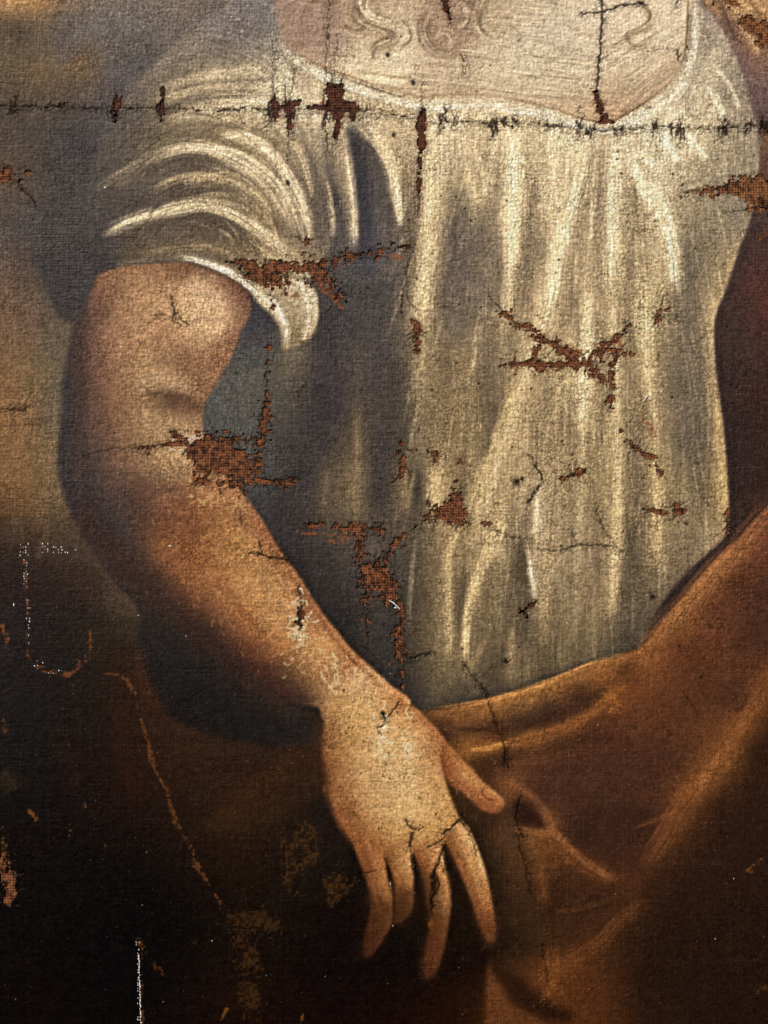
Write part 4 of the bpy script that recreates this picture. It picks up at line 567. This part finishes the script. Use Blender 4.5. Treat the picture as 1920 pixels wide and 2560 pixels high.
# fine craquelure, opened near the cracks
c1 = np.clip(1.35 - E1 / 1.25, 0, 1) * np.clip(.14 + .20 * light + .45 * fbm(X / 60, Y / 60, 3, 2) + .2 * ZONE - .22 * low, .04, .75) * np.where(LAB == 3, .55, 1)
c3 = np.clip(1.5 - E3 / 1.1, 0, 1) * np.clip((ZONE - .12 + .5 * fbm(X / 18, Y / 18, 1, 2)) * 1.1, 0, .85)
c2 = np.clip(1 - E2 / 1.4, 0, 1) * np.clip(.05 + .16 * (LAB == 2) + .10 * np.isin(LAB, (9, 10)) + .40 * fbm(X / 120, Y / 120, 8, 2) + .6 * ZONE, 0, .8)
fine = np.maximum(np.maximum(c1, c2), c3)
dark = np.maximum(CR, .8 * fine)
IMG = IMG * (1 - np.clip(dark, 0, 1)[..., None] * .9) + g((22, 15, 12)) * (np.clip(CR, 0, 1) * .9)[..., None] * .9
for c in range(3): IMG[..., c] *= np.clip((blur(BASE[..., c], 26) / blur(IMG[..., c], 26)) ** .75, .85, 1.25)
for i in range(170):
    x, y = rng.uniform(690, 1000), rng.uniform(1440, 1860)
    if LAB[int((y - Y0) / CELL), int((x - X0) / CELL)] < 9: continue
    sl = near(np.array([[x, y]]), 6); d = np.hypot(X[sl] - x, (Y[sl] - y) * rng.uniform(.5, 1.4)); a = np.clip(1.7 - d / rng.uniform(.9, 1.9), 0, 1) * .7
    IMG[sl] = IMG[sl] * (1 - a[..., None]) + g((60, 34, 20)) * a[..., None]
# dark pinholes
for i in range(150):
    x, y = rng.uniform(620, 1600), rng.uniform(0, 1500)
    if rng.random() < y / 1500 * .5: continue
    r = rng.uniform(1.2, 2.6); sl = near(np.array([[x, y]]), 8)
    d = np.hypot(X[sl] - x, Y[sl] - y); a = np.clip(1.6 - d / r, 0, 1) * .85
    IMG[sl] = IMG[sl] * (1 - a[..., None]) + g((30, 18, 12)) * a[..., None]; CR[sl] = np.maximum(CR[sl], a * .6)
for x, y, r in [(838, 119, 4), (893, 178, 4), (622, 396, 4.5), (851, 291, 4), (828, 1545, 6), (1410, 1290, 5), (1483, 1132, 3), (1093, 1428, 4), (1118, 1040, 5), (1128, 1035, 4), (787, 1573, 2), (942, 1759, 2), (735, 1700, 2)]:
    sl = near(np.array([[x, y]]), 14); d = np.hypot(X[sl] - x, (Y[sl] - y) * .8) + 1.2 * noise(X[sl] / 3, Y[sl] / 3, 2); a = np.clip(1.5 - d / r, 0, 1) * .9
    IMG[sl] = IMG[sl] * (1 - a[..., None]) + g((24, 17, 14)) * a[..., None]; CR[sl] = np.maximum(CR[sl], a)
# whitish crazing on the forearm and hand, ochre on the cloak
def craze(x, y, rx, ry, n, col, op=.8, wd=1.4):
    for i in range(n):
        a, b = x + rng.normal(0, rx), y + rng.normal(0, ry)
        if 380 < x < 930 and y > 900 and LAB[int((b - Y0) / CELL), int((a + (8 if x < 800 else 3) - X0) / CELL)] < 9: continue
        th = rng.normal(1.4, .9); q = [[a, b]]
        for k in range(rng.integers(3, 7)):
            th += rng.normal(0, .7); q.append([q[-1][0] + 3.4 * np.cos(th), q[-1][1] + 3.4 * np.sin(th)])
        stroke(np.array(q), wd * 1.15 * rng.uniform(.7, 1.3), col, min(1, 1.35 * op * rng.uniform(.5, 1)), .2, .1, .8)
craze(646, 1345, 11, 34, 70, (236, 216, 176)); craze(655, 1400, 16, 22, 30, (226, 196, 140), .6); craze(722, 1440, 12, 26, 26, (232, 206, 156)); craze(775, 1450, 22, 14, 20, (236, 212, 164), .7); craze(822, 1590, 8, 34, 44, (242, 224, 184), .8, 1.4); craze(860, 1615, 20, 32, 24, (238, 214, 166), .7); craze(880, 1600, 6, 34, 24, (242, 222, 176), .8)
craze(470, 1070, 50, 10, 40, (216, 176, 116), .7); craze(420, 1150, 60, 40, 60, (196, 140, 80), .5); craze(500, 1200, 60, 50, 60, (206, 150, 86), .45); craze(560, 1300, 60, 50, 60, (206, 150, 86), .4); craze(405, 950, 16, 10, 20, (230, 214, 190), .7); craze(1316, 1490, 16, 26, 30, (190, 122, 54), .5); craze(1440, 1580, 10, 20, 14, (130, 78, 40), .3)
craze(1190, 2110, 14, 30, 40, (158, 98, 44), .45); craze(1505, 1700, 30, 24, 30, (176, 112, 52), .25); craze(820, 1700, 60, 60, 50, (226, 186, 128), .35); craze(905, 1720, 50, 60, 50, (232, 194, 138), .35); craze(1150, 1270, 5, 40, 20, (228, 214, 182), .6); craze(1160, 1080, 6, 30, 20, (222, 206, 168), .6)
craze(1100, 1880, 40, 90, 50, (110, 70, 36), .3); craze(1400, 1500, 90, 60, 40, (130, 78, 40), .2); craze(1030, 1600, 60, 30, 30, (168, 108, 48), .4); craze(640, 590, 14, 14, 24, (226, 214, 180), .8); 
for i in range(300):                                 # fine ochre flecks and lint over the varnished lower half
    x, y = rng.uniform(-60, 1720), rng.uniform(1150, 2300); j = int((y - Y0) / CELL); k = int((x - X0) / CELL)
    v = IMG[j, k]; c = np.clip(v * 1.7 + .10, 0, .95)
    IMG[j, k] = c if rng.random() < .7 else np.array([.62, .58, .5]) * rng.uniform(.45, 1)
# thread tops showing through the thin dark paint at lower left
def rub(txts, col, dens=.55, op=.85):
    m = np.zeros((NY, NX), np.float32)
    for s in txts:
        p = P(s[2:])
        if s[0] == 'p': m = np.maximum(m, poly(p, 8, False))
        else:
            q = smooth(p, False, 6); sl = near(q, 40); d, sd, tt, T = dist(q, sl)
            L_ = np.r_[0, np.cumsum(np.hypot(*np.diff(q[:, :2], axis=0).T))]; ww = np.interp(tt, L_, q[:, 2]); m[sl] = np.maximum(m[sl], np.exp(-(d / ww) ** 2))
    a = np.clip((m * (dens + .45) + .8 * (CELLR - .5) + .75 * fbm(X / 26, Y / 26, 6, 2) + .8 * (WEAVE - .6) - .62) * 2.6, 0, 1) * np.clip(m * 4 - .35, 0, 1) * op
    global IMG
    IMG = IMG * (1 - a[..., None]) + g(col) * (1 + .5 * (CELLR - .5))[..., None] * a[..., None]
rub(['w 54 1215 5,58 1290 5,62 1350 6,64 1420 7,90 1442 8,130 1458 9,165 1450 10,172 1425 9', 'w 170 1440 10,192 1410 8,195 1360 4', 'w 158 1480 4,160 1500 3'], (112, 64, 32), .46, .75)
rub(['w 225 1455 3,262 1460 4,288 1490 6,300 1540 4,316 1590 4,330 1650 6,340 1672 5,362 1716 6,380 1780 6,405 1820 6,425 1870 7,455 1915 4,478 1960 7'], (104, 62, 32), .5, .7)
rub(['p 478 1960,520 1975,560 1960,600 1950,618 1975,612 2010,570 2050,560 2120,552 2240,520 2240,510 2100,490 2050', 'w 410 2035 8,470 2035 14,500 2020 12'], (62, 39, 20), .40, .7)
rub(['p 605 1772,640 1776,690 1780,696 1830,690 1880,660 1930,640 1934,605 1930,612 1860,600 1800', 'p 680 1900,720 1876,770 1890,778 1915,740 1950,706 1958', 'w 745 1870 8,735 1905 10'], (66, 42, 22), .40, .75)
rub(['w 4 1790 6,8 1840 8,12 1880 10,22 1930 10', 'w 225 1822 5,228 1836 4', 'w 150 1780 5,152 1800 4', 'w 62 1750 4,80 1770 5', 'w 180 1712 5,184 1742 3'], (118, 72, 34), .5, .8)
rub(['w 8 1540 5,10 1580 6', 'w 295 2030 7,310 2050 8,315 2058 5', 'w 345 2095 6,352 2104 5', 'w 305 2060 4,306 2130 4,308 2212 4', 'w 330 2080 5,334 2092 4'], (92, 54, 27), .45, .7)
rub(['w 5 1350 5,14 1380 6,14 1400 5', 'w 940 1960 6,930 2000 8', 'w 470 2212 5,485 2190 5,490 2170 4', 'w 650 2212 5,655 2190 4', 'w 1630 2150 6,1655 2130 8', 'w 1622 1880 10,1640 1860 8', 'w 1640 520 4,1655 500 4', 'w 700 1700 3,704 1712 3'], (104, 62, 30), .45)
rub(['w 1500 412 6,1560 404 6', 'w 690 610 10,720 640 8,738 665 5', 'w 600 634 10,640 640 8', 'w 420 1034 8,500 1044 8,540 1060 6', 'w 640 1150 4,760 1160 6', 'w 1390 900 10,1420 950 10', 'w 1150 725 10,1240 760 12,1330 740 12', 'w 780 1340 6,792 1390 4', 'w 890 1350 5,880 1440 4', 'w 760 1425 5,775 1440 4', 'w 840 1420 3,842 1440 3', 'w 715 1170 5,740 1166 5', 'w 896 560 9,840 552 8'], (120, 68, 40), .42, .75)

# ------------------------------------------------------------------ relief, in drawing units towards the viewer
wamp = .62 - .42 * light * (Y < 1520) - .36 * low
wamp = np.where(LAB == 3, .14, wamp); wamp = wamp * (1 + .45 * fbm(X / 110, Y / 110, 4, 2))
wamp = wamp * (1 + .6 * np.exp(-((X - 120) / 200) ** 2 - ((Y - 420) / 260) ** 2))
chunk = .6 * fbm(X / 5.0, Y / 5.0, 1, 2) + .6 * noise(X / 10, Y / 2.8, 5) + .6 * noise(X / 2.8, Y / 10, 6)                   # lumpy, crusted ground
H = wamp * (WEAVE - .5) * 2.3 + (.60 + .15 * light - .28 * low) * chunk * 1.05 + .55 * noise(X / 2.4, Y / 2.4, 6) * (1 - .35 * low)
H += .35 * np.clip(RIDGE, -1.5, 2.5) + .42 * BR
H += (ID1 - .5) * (.25 + 1.3 * ZONE) * (1 - .5 * low) + (ID2 - .5) * .5 * ZONE
H += 1.0 * np.clip(blur(CR, 4) * 2.2, 0, 1) * (1 - low * .5)
H -= 2.4 * np.clip(CR, 0, 1) + .9 * fine
H += 3.0 * fbm(X / 420, Y / 420, 9, 2)               # slack canvas
sl = SOFTL - .3
H += .9 * np.clip(sl * 2, 0, 1)
H = np.where(HOLE, 3.0 * fbm(X / 420, Y / 420, 9, 2) - 3.6, H)
LIN = np.clip(np.clip(IMG, .0, .99) ** 2.2 - .004, .0006, 1)
edge = (blur(HOLE.astype(np.float32), 2) > .05) & ~HOLE
LIN = np.where(edge[..., None], LIN * .92, LIN)
LIN = np.where(HOLE[..., None], lin((20, 12, 9)) * np.ones(3, np.float32), LIN)
ROUGH = np.clip(.62 - .14 * low - .06 * light + .10 * noise(X / 8, Y / 8, 3), .3, .9)

# ------------------------------------------------------------------ materials
def nodes(name):
    m = bpy.data.materials.new(name); m.use_nodes = True; t = m.node_tree
    return m, t, t.nodes['Principled BSDF'], (lambda k, **kw: [n := t.nodes.new(k), [setattr(n, a, b) for a, b in kw.items()]][0])
def paint_material():
    m, t, b, N = nodes('cracked_oil_paint')
    at = N('ShaderNodeAttribute', attribute_name='film_colour'); ar = N('ShaderNodeAttribute', attribute_name='dull')
    tc = N('ShaderNodeTexCoord')
    n1 = N('ShaderNodeTexNoise'); n1.inputs['Scale'].default_value = 2600; n1.inputs['Detail'].default_value = 2
    t.links.new(tc.outputs['Object'], n1.inputs['Vector'])
    mr = N('ShaderNodeMapRange'); mr.inputs[1].default_value = .3; mr.inputs[2].default_value = .7; mr.inputs[3].default_value = .82; mr.inputs[4].default_value = 1.18
    t.links.new(n1.outputs['Fac'], mr.inputs[0])
    mx = N('ShaderNodeMix', data_type='RGBA', blend_type='MULTIPLY'); mx.inputs[0].default_value = 1
    t.links.new(at.outputs['Color'], mx.inputs[6]); t.links.new(mr.outputs[0], mx.inputs[7])
    t.links.new(mx.outputs[2], b.inputs['Base Color']); t.links.new(ar.outputs['Fac'], b.inputs['Roughness'])
    bp = N('ShaderNodeBump'); bp.inputs['Strength'].default_value = .35; bp.inputs['Distance'].default_value = .0002
    t.links.new(n1.outputs['Fac'], bp.inputs['Height']); t.links.new(bp.outputs[0], b.inputs['Normal'])
    b.inputs['Specular IOR Level'].default_value = .09
    return m
def thread_material(name, a, c):
    m, t, b, N = nodes(name)
    tc = N('ShaderNodeTexCoord'); n1 = N('ShaderNodeTexNoise'); n1.inputs['Scale'].default_value = 420; n1.inputs['Detail'].default_value = 4
    t.links.new(tc.outputs['Object'], n1.inputs['Vector'])
    cr = N('ShaderNodeValToRGB'); cr.color_ramp.elements[0].position = .36; cr.color_ramp.elements[1].position = .66
    cr.color_ramp.elements[0].color = (*lin(a), 1); cr.color_ramp.elements[1].color = (*lin(c), 1)
    t.links.new(n1.outputs['Fac'], cr.inputs[0]); t.links.new(cr.outputs[0], b.inputs['Base Color'])
    b.inputs['Roughness'].default_value = .75; b.inputs['Specular IOR Level'].default_value = .15
    return m
PAINT = paint_material()
THREAD = [thread_material('glue_stained_linen', (38, 21, 15), (104, 60, 41)), thread_material('brown_linen', (44, 25, 17), (146, 88, 54)), thread_material('tan_linen', (60, 36, 22), (158, 102, 60))]
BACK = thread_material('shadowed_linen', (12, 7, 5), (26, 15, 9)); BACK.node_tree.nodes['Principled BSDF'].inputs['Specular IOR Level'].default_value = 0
WHITE_MAT = thread_material('plain_white', (235, 232, 224), (250, 248, 244))  # plain white for the beads that imitate light, and for the fibres

# ------------------------------------------------------------------ objects
C = scene.collection
root = bpy.data.objects.new('oil_painting', None); C.objects.link(root); root.location = (0, 0, Z0)
root['label'] = 'cracked old oil painting of a woman in white blouse with paint losses'
root['category'] = 'painting'
def child(name, me, parent, label=None, kind=None):
    o = bpy.data.objects.new(name, me); C.objects.link(o); o.parent = parent
    if label: o['label'] = label
    if kind: o['kind'] = kind
    return o
def mesh(name, co, quads, mat, smooth_=True):
    me = bpy.data.meshes.new(name); n = len(quads)
    me.vertices.add(len(co)); me.vertices.foreach_set('co', np.ascontiguousarray(co, np.float32).ravel())
    me.loops.add(4 * n); me.loops.foreach_set('vertex_index', np.ascontiguousarray(quads, np.int32).ravel())
    me.polygons.add(n); me.polygons.foreach_set('loop_start', np.arange(0, 4 * n, 4, dtype=np.int32))
    me.update(calc_edges=True); me.materials.append(mat)
    if not smooth_: me.polygons.foreach_set('use_smooth', np.zeros(n, bool))
    return me
lx = wx(X); lz = wz(Y) - Z0; ly = -H * U
ALLCO = np.stack([lx, ly, lz], -1).reshape(-1, 3)
RGBA = np.concatenate([LIN, np.ones((NY, NX, 1), np.float32)], -1).reshape(-1, 4).astype(np.float32); RO = ROUGH.reshape(-1).astype(np.float32)
I = np.arange(NY * NX).reshape(NY, NX)
Q = np.stack([I[1:, :-1], I[1:, 1:], I[:-1, 1:], I[:-1, :-1]], -1)
allhole = HOLE[1:, :-1] & HOLE[1:, 1:] & HOLE[:-1, 1:] & HOLE[:-1, :-1]
CL = LAB[:-1, :-1]
PLAB = {0: 'grey brown painted backdrop, surface glare painted in at upper left', 1: 'mauve and dark red painted drapery along the right edge', 2: 'white painted blouse front in gathered vertical folds', 3: 'pale painted skin with faint hair curls', 4: 'bright cream edge of the neckline', 5: 'short gathered white sleeve in arched folds', 6: 'loose hanging end of the sleeve cuff', 7: 'dark painted shadow around the arm', 8: 'rust orange painted cloak across the lap', 9: 'bare painted arm reaching down', 10: 'back of the painted hand'}
OB = {}
def film(k):
    m = (CL == k) & ~allhole
    q4 = Q[m]; used = np.zeros(NY * NX, bool); used[q4.ravel()] = True
    remap = np.cumsum(used) - 1; me = mesh(NAMES[k], ALLCO[used], remap[q4], PAINT)
    a = me.attributes.new('film_colour', 'FLOAT_COLOR', 'POINT'); a.data.foreach_set('color', RGBA[used].ravel())  # paint colour, with the grey glare at upper left kept in it
    b = me.attributes.new('dull', 'FLOAT', 'POINT'); b.data.foreach_set('value', RO[used])
    return me
for k in range(16):
    par_ = root
    if k in (4, 5): par_ = OB[2]
    if k == 6: par_ = OB[2]
    if k >= 11: par_ = OB[10]
    OB[k] = child(NAMES[k], film(k), par_, PLAB.get(k))
OB[11]['label'] = 'little finger, fading into the dark'; OB[12]['label'] = 'short ring finger half hidden'; OB[13]['label'] = 'middle finger with a dark paint loss'; OB[14]['label'] = 'long bright index finger'

# linen behind everything
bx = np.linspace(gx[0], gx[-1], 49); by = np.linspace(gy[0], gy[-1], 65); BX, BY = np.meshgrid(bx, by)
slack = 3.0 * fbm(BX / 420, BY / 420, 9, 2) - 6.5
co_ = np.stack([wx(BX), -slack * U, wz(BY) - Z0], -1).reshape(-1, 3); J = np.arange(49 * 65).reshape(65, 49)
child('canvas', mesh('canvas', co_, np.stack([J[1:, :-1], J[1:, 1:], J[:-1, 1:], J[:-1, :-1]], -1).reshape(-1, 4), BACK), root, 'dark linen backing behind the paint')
# woven threads where paint is lost: real warp and weft in each bare patch
HB = blur(HOLE.astype(np.float32), 3) > .04
def sample(a, x, y):
    i = np.clip(((x - X0) / CELL + .5).astype(int), 0, NX - 1); j = np.clip(((y - Y0) / CELL + .5).astype(int), 0, NY - 1)
    return a[j, i]
def threads(x0, x1, y0, y1, idn):
    V_, F_ = [], []; nv = 0
    near_id = np.zeros((NY, NX), np.float32); near_id[LID == idn] = 1; keepm = blur(near_id, 3) > (.42 if LOSS[idn][0] == 0 else .2)
    for axis in (0, 1):
        lo_, hi_ = ((x0, x1), (y0, y1))[axis]
        slo, shi = ((y0, y1), (x0, x1))[axis]
        for k in range(int(lo_ / PITCH) - 1, int(hi_ / PITCH) + 2):
            s = np.arange(int(slo / PITCH) - 1, int(shi / PITCH) + 2, .25) * PITCH
            base = (k + .5) * PITCH + 1.2 * noise(s / 40, np.full_like(s, k * 7.3), axis) + .7 * noise(s / 9, np.full_like(s, k * 3.1), axis + 2)
            fat = PITCH * (.45 + .10 * noise(s / 14, np.full_like(s, k * 5.7), axis + 4)) * (1 + .18 * math.sin(k * 12.9))
            cxs, cys = (base, s) if axis == 0 else (s, base)
            keep = sample(keepm, cxs, cys)
            run = keep[:-1] & keep[1:]
            if not run.any(): continue
            up = np.cos(np.pi * (s / PITCH - .5)) * (1 if (k % 2) ^ axis else -1)
            hc = -3.0 + .5 * up + 3.0 * fbm(cxs / 420, cys / 420, 9, 2)
            ring = []
            for a in (-1.35, -.7, 0, .7, 1.35):
                off = np.sin(a) * fat; hh = hc + (np.cos(a) - .5) * 1.5
                px, py = (cxs + off, cys) if axis == 0 else (cxs, cys + off)
                ring.append(np.stack([wx(px), -hh * U, wz(py) - Z0], -1))
            R = np.stack(ring, 1); n = len(s)
            V_.append(R.reshape(-1, 3)); ii = np.where(run)[0]
            for c in range(4):
                a0 = nv + ii * 5 + c
                f = np.stack([a0, a0 + 1, a0 + 6, a0 + 5], -1)
                F_.append(f if axis == 0 else f[:, ::-1])
            nv += n * 5
    if not F_: return None
    Vv = np.concatenate(V_); Ff = np.concatenate(F_); used = np.zeros(len(Vv), bool); used[Ff.ravel()] = True
    return Vv[used], (np.cumsum(used) - 1)[Ff]
for n, (kind, parts) in enumerate(LOSS):
    js, is_ = np.where(LID == n)
    if len(js) < 6 or kind < 0: continue
    r = threads(gx[is_.min()] - 8, gx[is_.max()] + 8, gy[js.min()] - 8, gy[js.max()] + 8, n)
    if r is None: continue
    child('bare_canvas', mesh('bare_canvas', r[0], r[1], THREAD[kind]), root)
# small white beads added in place of light shining through the weave gaps
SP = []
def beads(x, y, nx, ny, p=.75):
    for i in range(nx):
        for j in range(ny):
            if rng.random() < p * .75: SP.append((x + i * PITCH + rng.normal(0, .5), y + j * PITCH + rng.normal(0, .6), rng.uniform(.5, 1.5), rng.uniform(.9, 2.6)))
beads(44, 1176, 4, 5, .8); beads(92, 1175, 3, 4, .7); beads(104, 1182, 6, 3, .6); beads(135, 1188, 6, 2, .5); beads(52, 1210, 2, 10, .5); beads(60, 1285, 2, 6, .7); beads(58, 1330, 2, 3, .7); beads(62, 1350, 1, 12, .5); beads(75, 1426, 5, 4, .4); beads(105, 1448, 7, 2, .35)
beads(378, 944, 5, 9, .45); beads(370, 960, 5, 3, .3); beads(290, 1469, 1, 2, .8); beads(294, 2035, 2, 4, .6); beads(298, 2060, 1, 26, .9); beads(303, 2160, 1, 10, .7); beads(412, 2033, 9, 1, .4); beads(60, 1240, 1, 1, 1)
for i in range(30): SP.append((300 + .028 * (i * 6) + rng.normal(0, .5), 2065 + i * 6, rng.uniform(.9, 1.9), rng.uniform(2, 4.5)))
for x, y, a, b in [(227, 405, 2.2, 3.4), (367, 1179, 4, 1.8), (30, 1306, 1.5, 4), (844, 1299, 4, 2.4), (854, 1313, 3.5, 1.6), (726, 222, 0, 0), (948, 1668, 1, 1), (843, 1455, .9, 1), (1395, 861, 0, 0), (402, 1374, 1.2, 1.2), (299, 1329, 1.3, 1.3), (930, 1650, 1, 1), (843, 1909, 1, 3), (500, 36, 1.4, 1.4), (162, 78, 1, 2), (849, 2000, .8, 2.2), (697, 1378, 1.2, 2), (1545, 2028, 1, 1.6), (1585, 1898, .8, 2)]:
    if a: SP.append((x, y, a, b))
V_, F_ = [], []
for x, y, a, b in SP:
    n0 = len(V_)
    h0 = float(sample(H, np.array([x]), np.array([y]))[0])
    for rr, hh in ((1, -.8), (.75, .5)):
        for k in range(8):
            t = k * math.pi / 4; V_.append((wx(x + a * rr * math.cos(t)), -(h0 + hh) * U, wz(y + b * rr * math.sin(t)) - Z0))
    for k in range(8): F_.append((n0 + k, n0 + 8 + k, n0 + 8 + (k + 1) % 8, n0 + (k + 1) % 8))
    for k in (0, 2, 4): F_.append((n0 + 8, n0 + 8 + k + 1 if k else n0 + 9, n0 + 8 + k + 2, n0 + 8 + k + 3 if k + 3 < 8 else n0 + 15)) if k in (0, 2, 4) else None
me = bpy.data.meshes.new('light_speck'); me.from_pydata(V_, [], [tuple(dict.fromkeys(f)) for f in F_]); me.materials.append(WHITE_MAT)
child('light_speck', me, root, None, 'stuff')
# curled paint flake and pale fibre lying on the surface
def tube(name, pts, r, label):
    q = smooth(P(pts), False, 2.0); V_, F_ = [], []
    for i, (x, y) in enumerate(q[:, :2]):
        d = q[min(i + 1, len(q) - 1), :2] - q[max(i - 1, 0), :2]; d = d / (np.hypot(*d) + 1e-9); rr = r * (.6 + .4 * math.sin(math.pi * i / (len(q) - 1)))
        h0 = float(sample(H, np.array([x]), np.array([y]))[0]) + rr
        for k in range(6):
            t = k * math.pi / 3; V_.append((wx(x - d[1] * rr * math.cos(t)), -(max(h0, .2) + rr * math.sin(t)) * U, wz(y + d[0] * rr * math.cos(t)) - Z0))
        if i:
            for k in range(6): a = (i - 1) * 6; F_.append((a + k, a + (k + 1) % 6, a + 6 + (k + 1) % 6, a + 6 + k))
    me = bpy.data.meshes.new(name); me.from_pydata(V_, [], F_); me.materials.append(WHITE_MAT); child(name, me, root, label)
tube('fibre', '1388 868,1391 866,1396 858,1402 852', 1.0, 'pale curled fibre stuck to the blouse'); tube('fibre', '840 1297,848 1301,856 1308,864 1316', 1.3, 'white fibre at the edge of the bare linen')
print('verts', sum(len(o.data.vertices) for o in C.objects if o.type == 'MESH'), 'faces', sum(len(o.data.polygons) for o in C.objects if o.type == 'MESH'), 'strokes', NS[0])
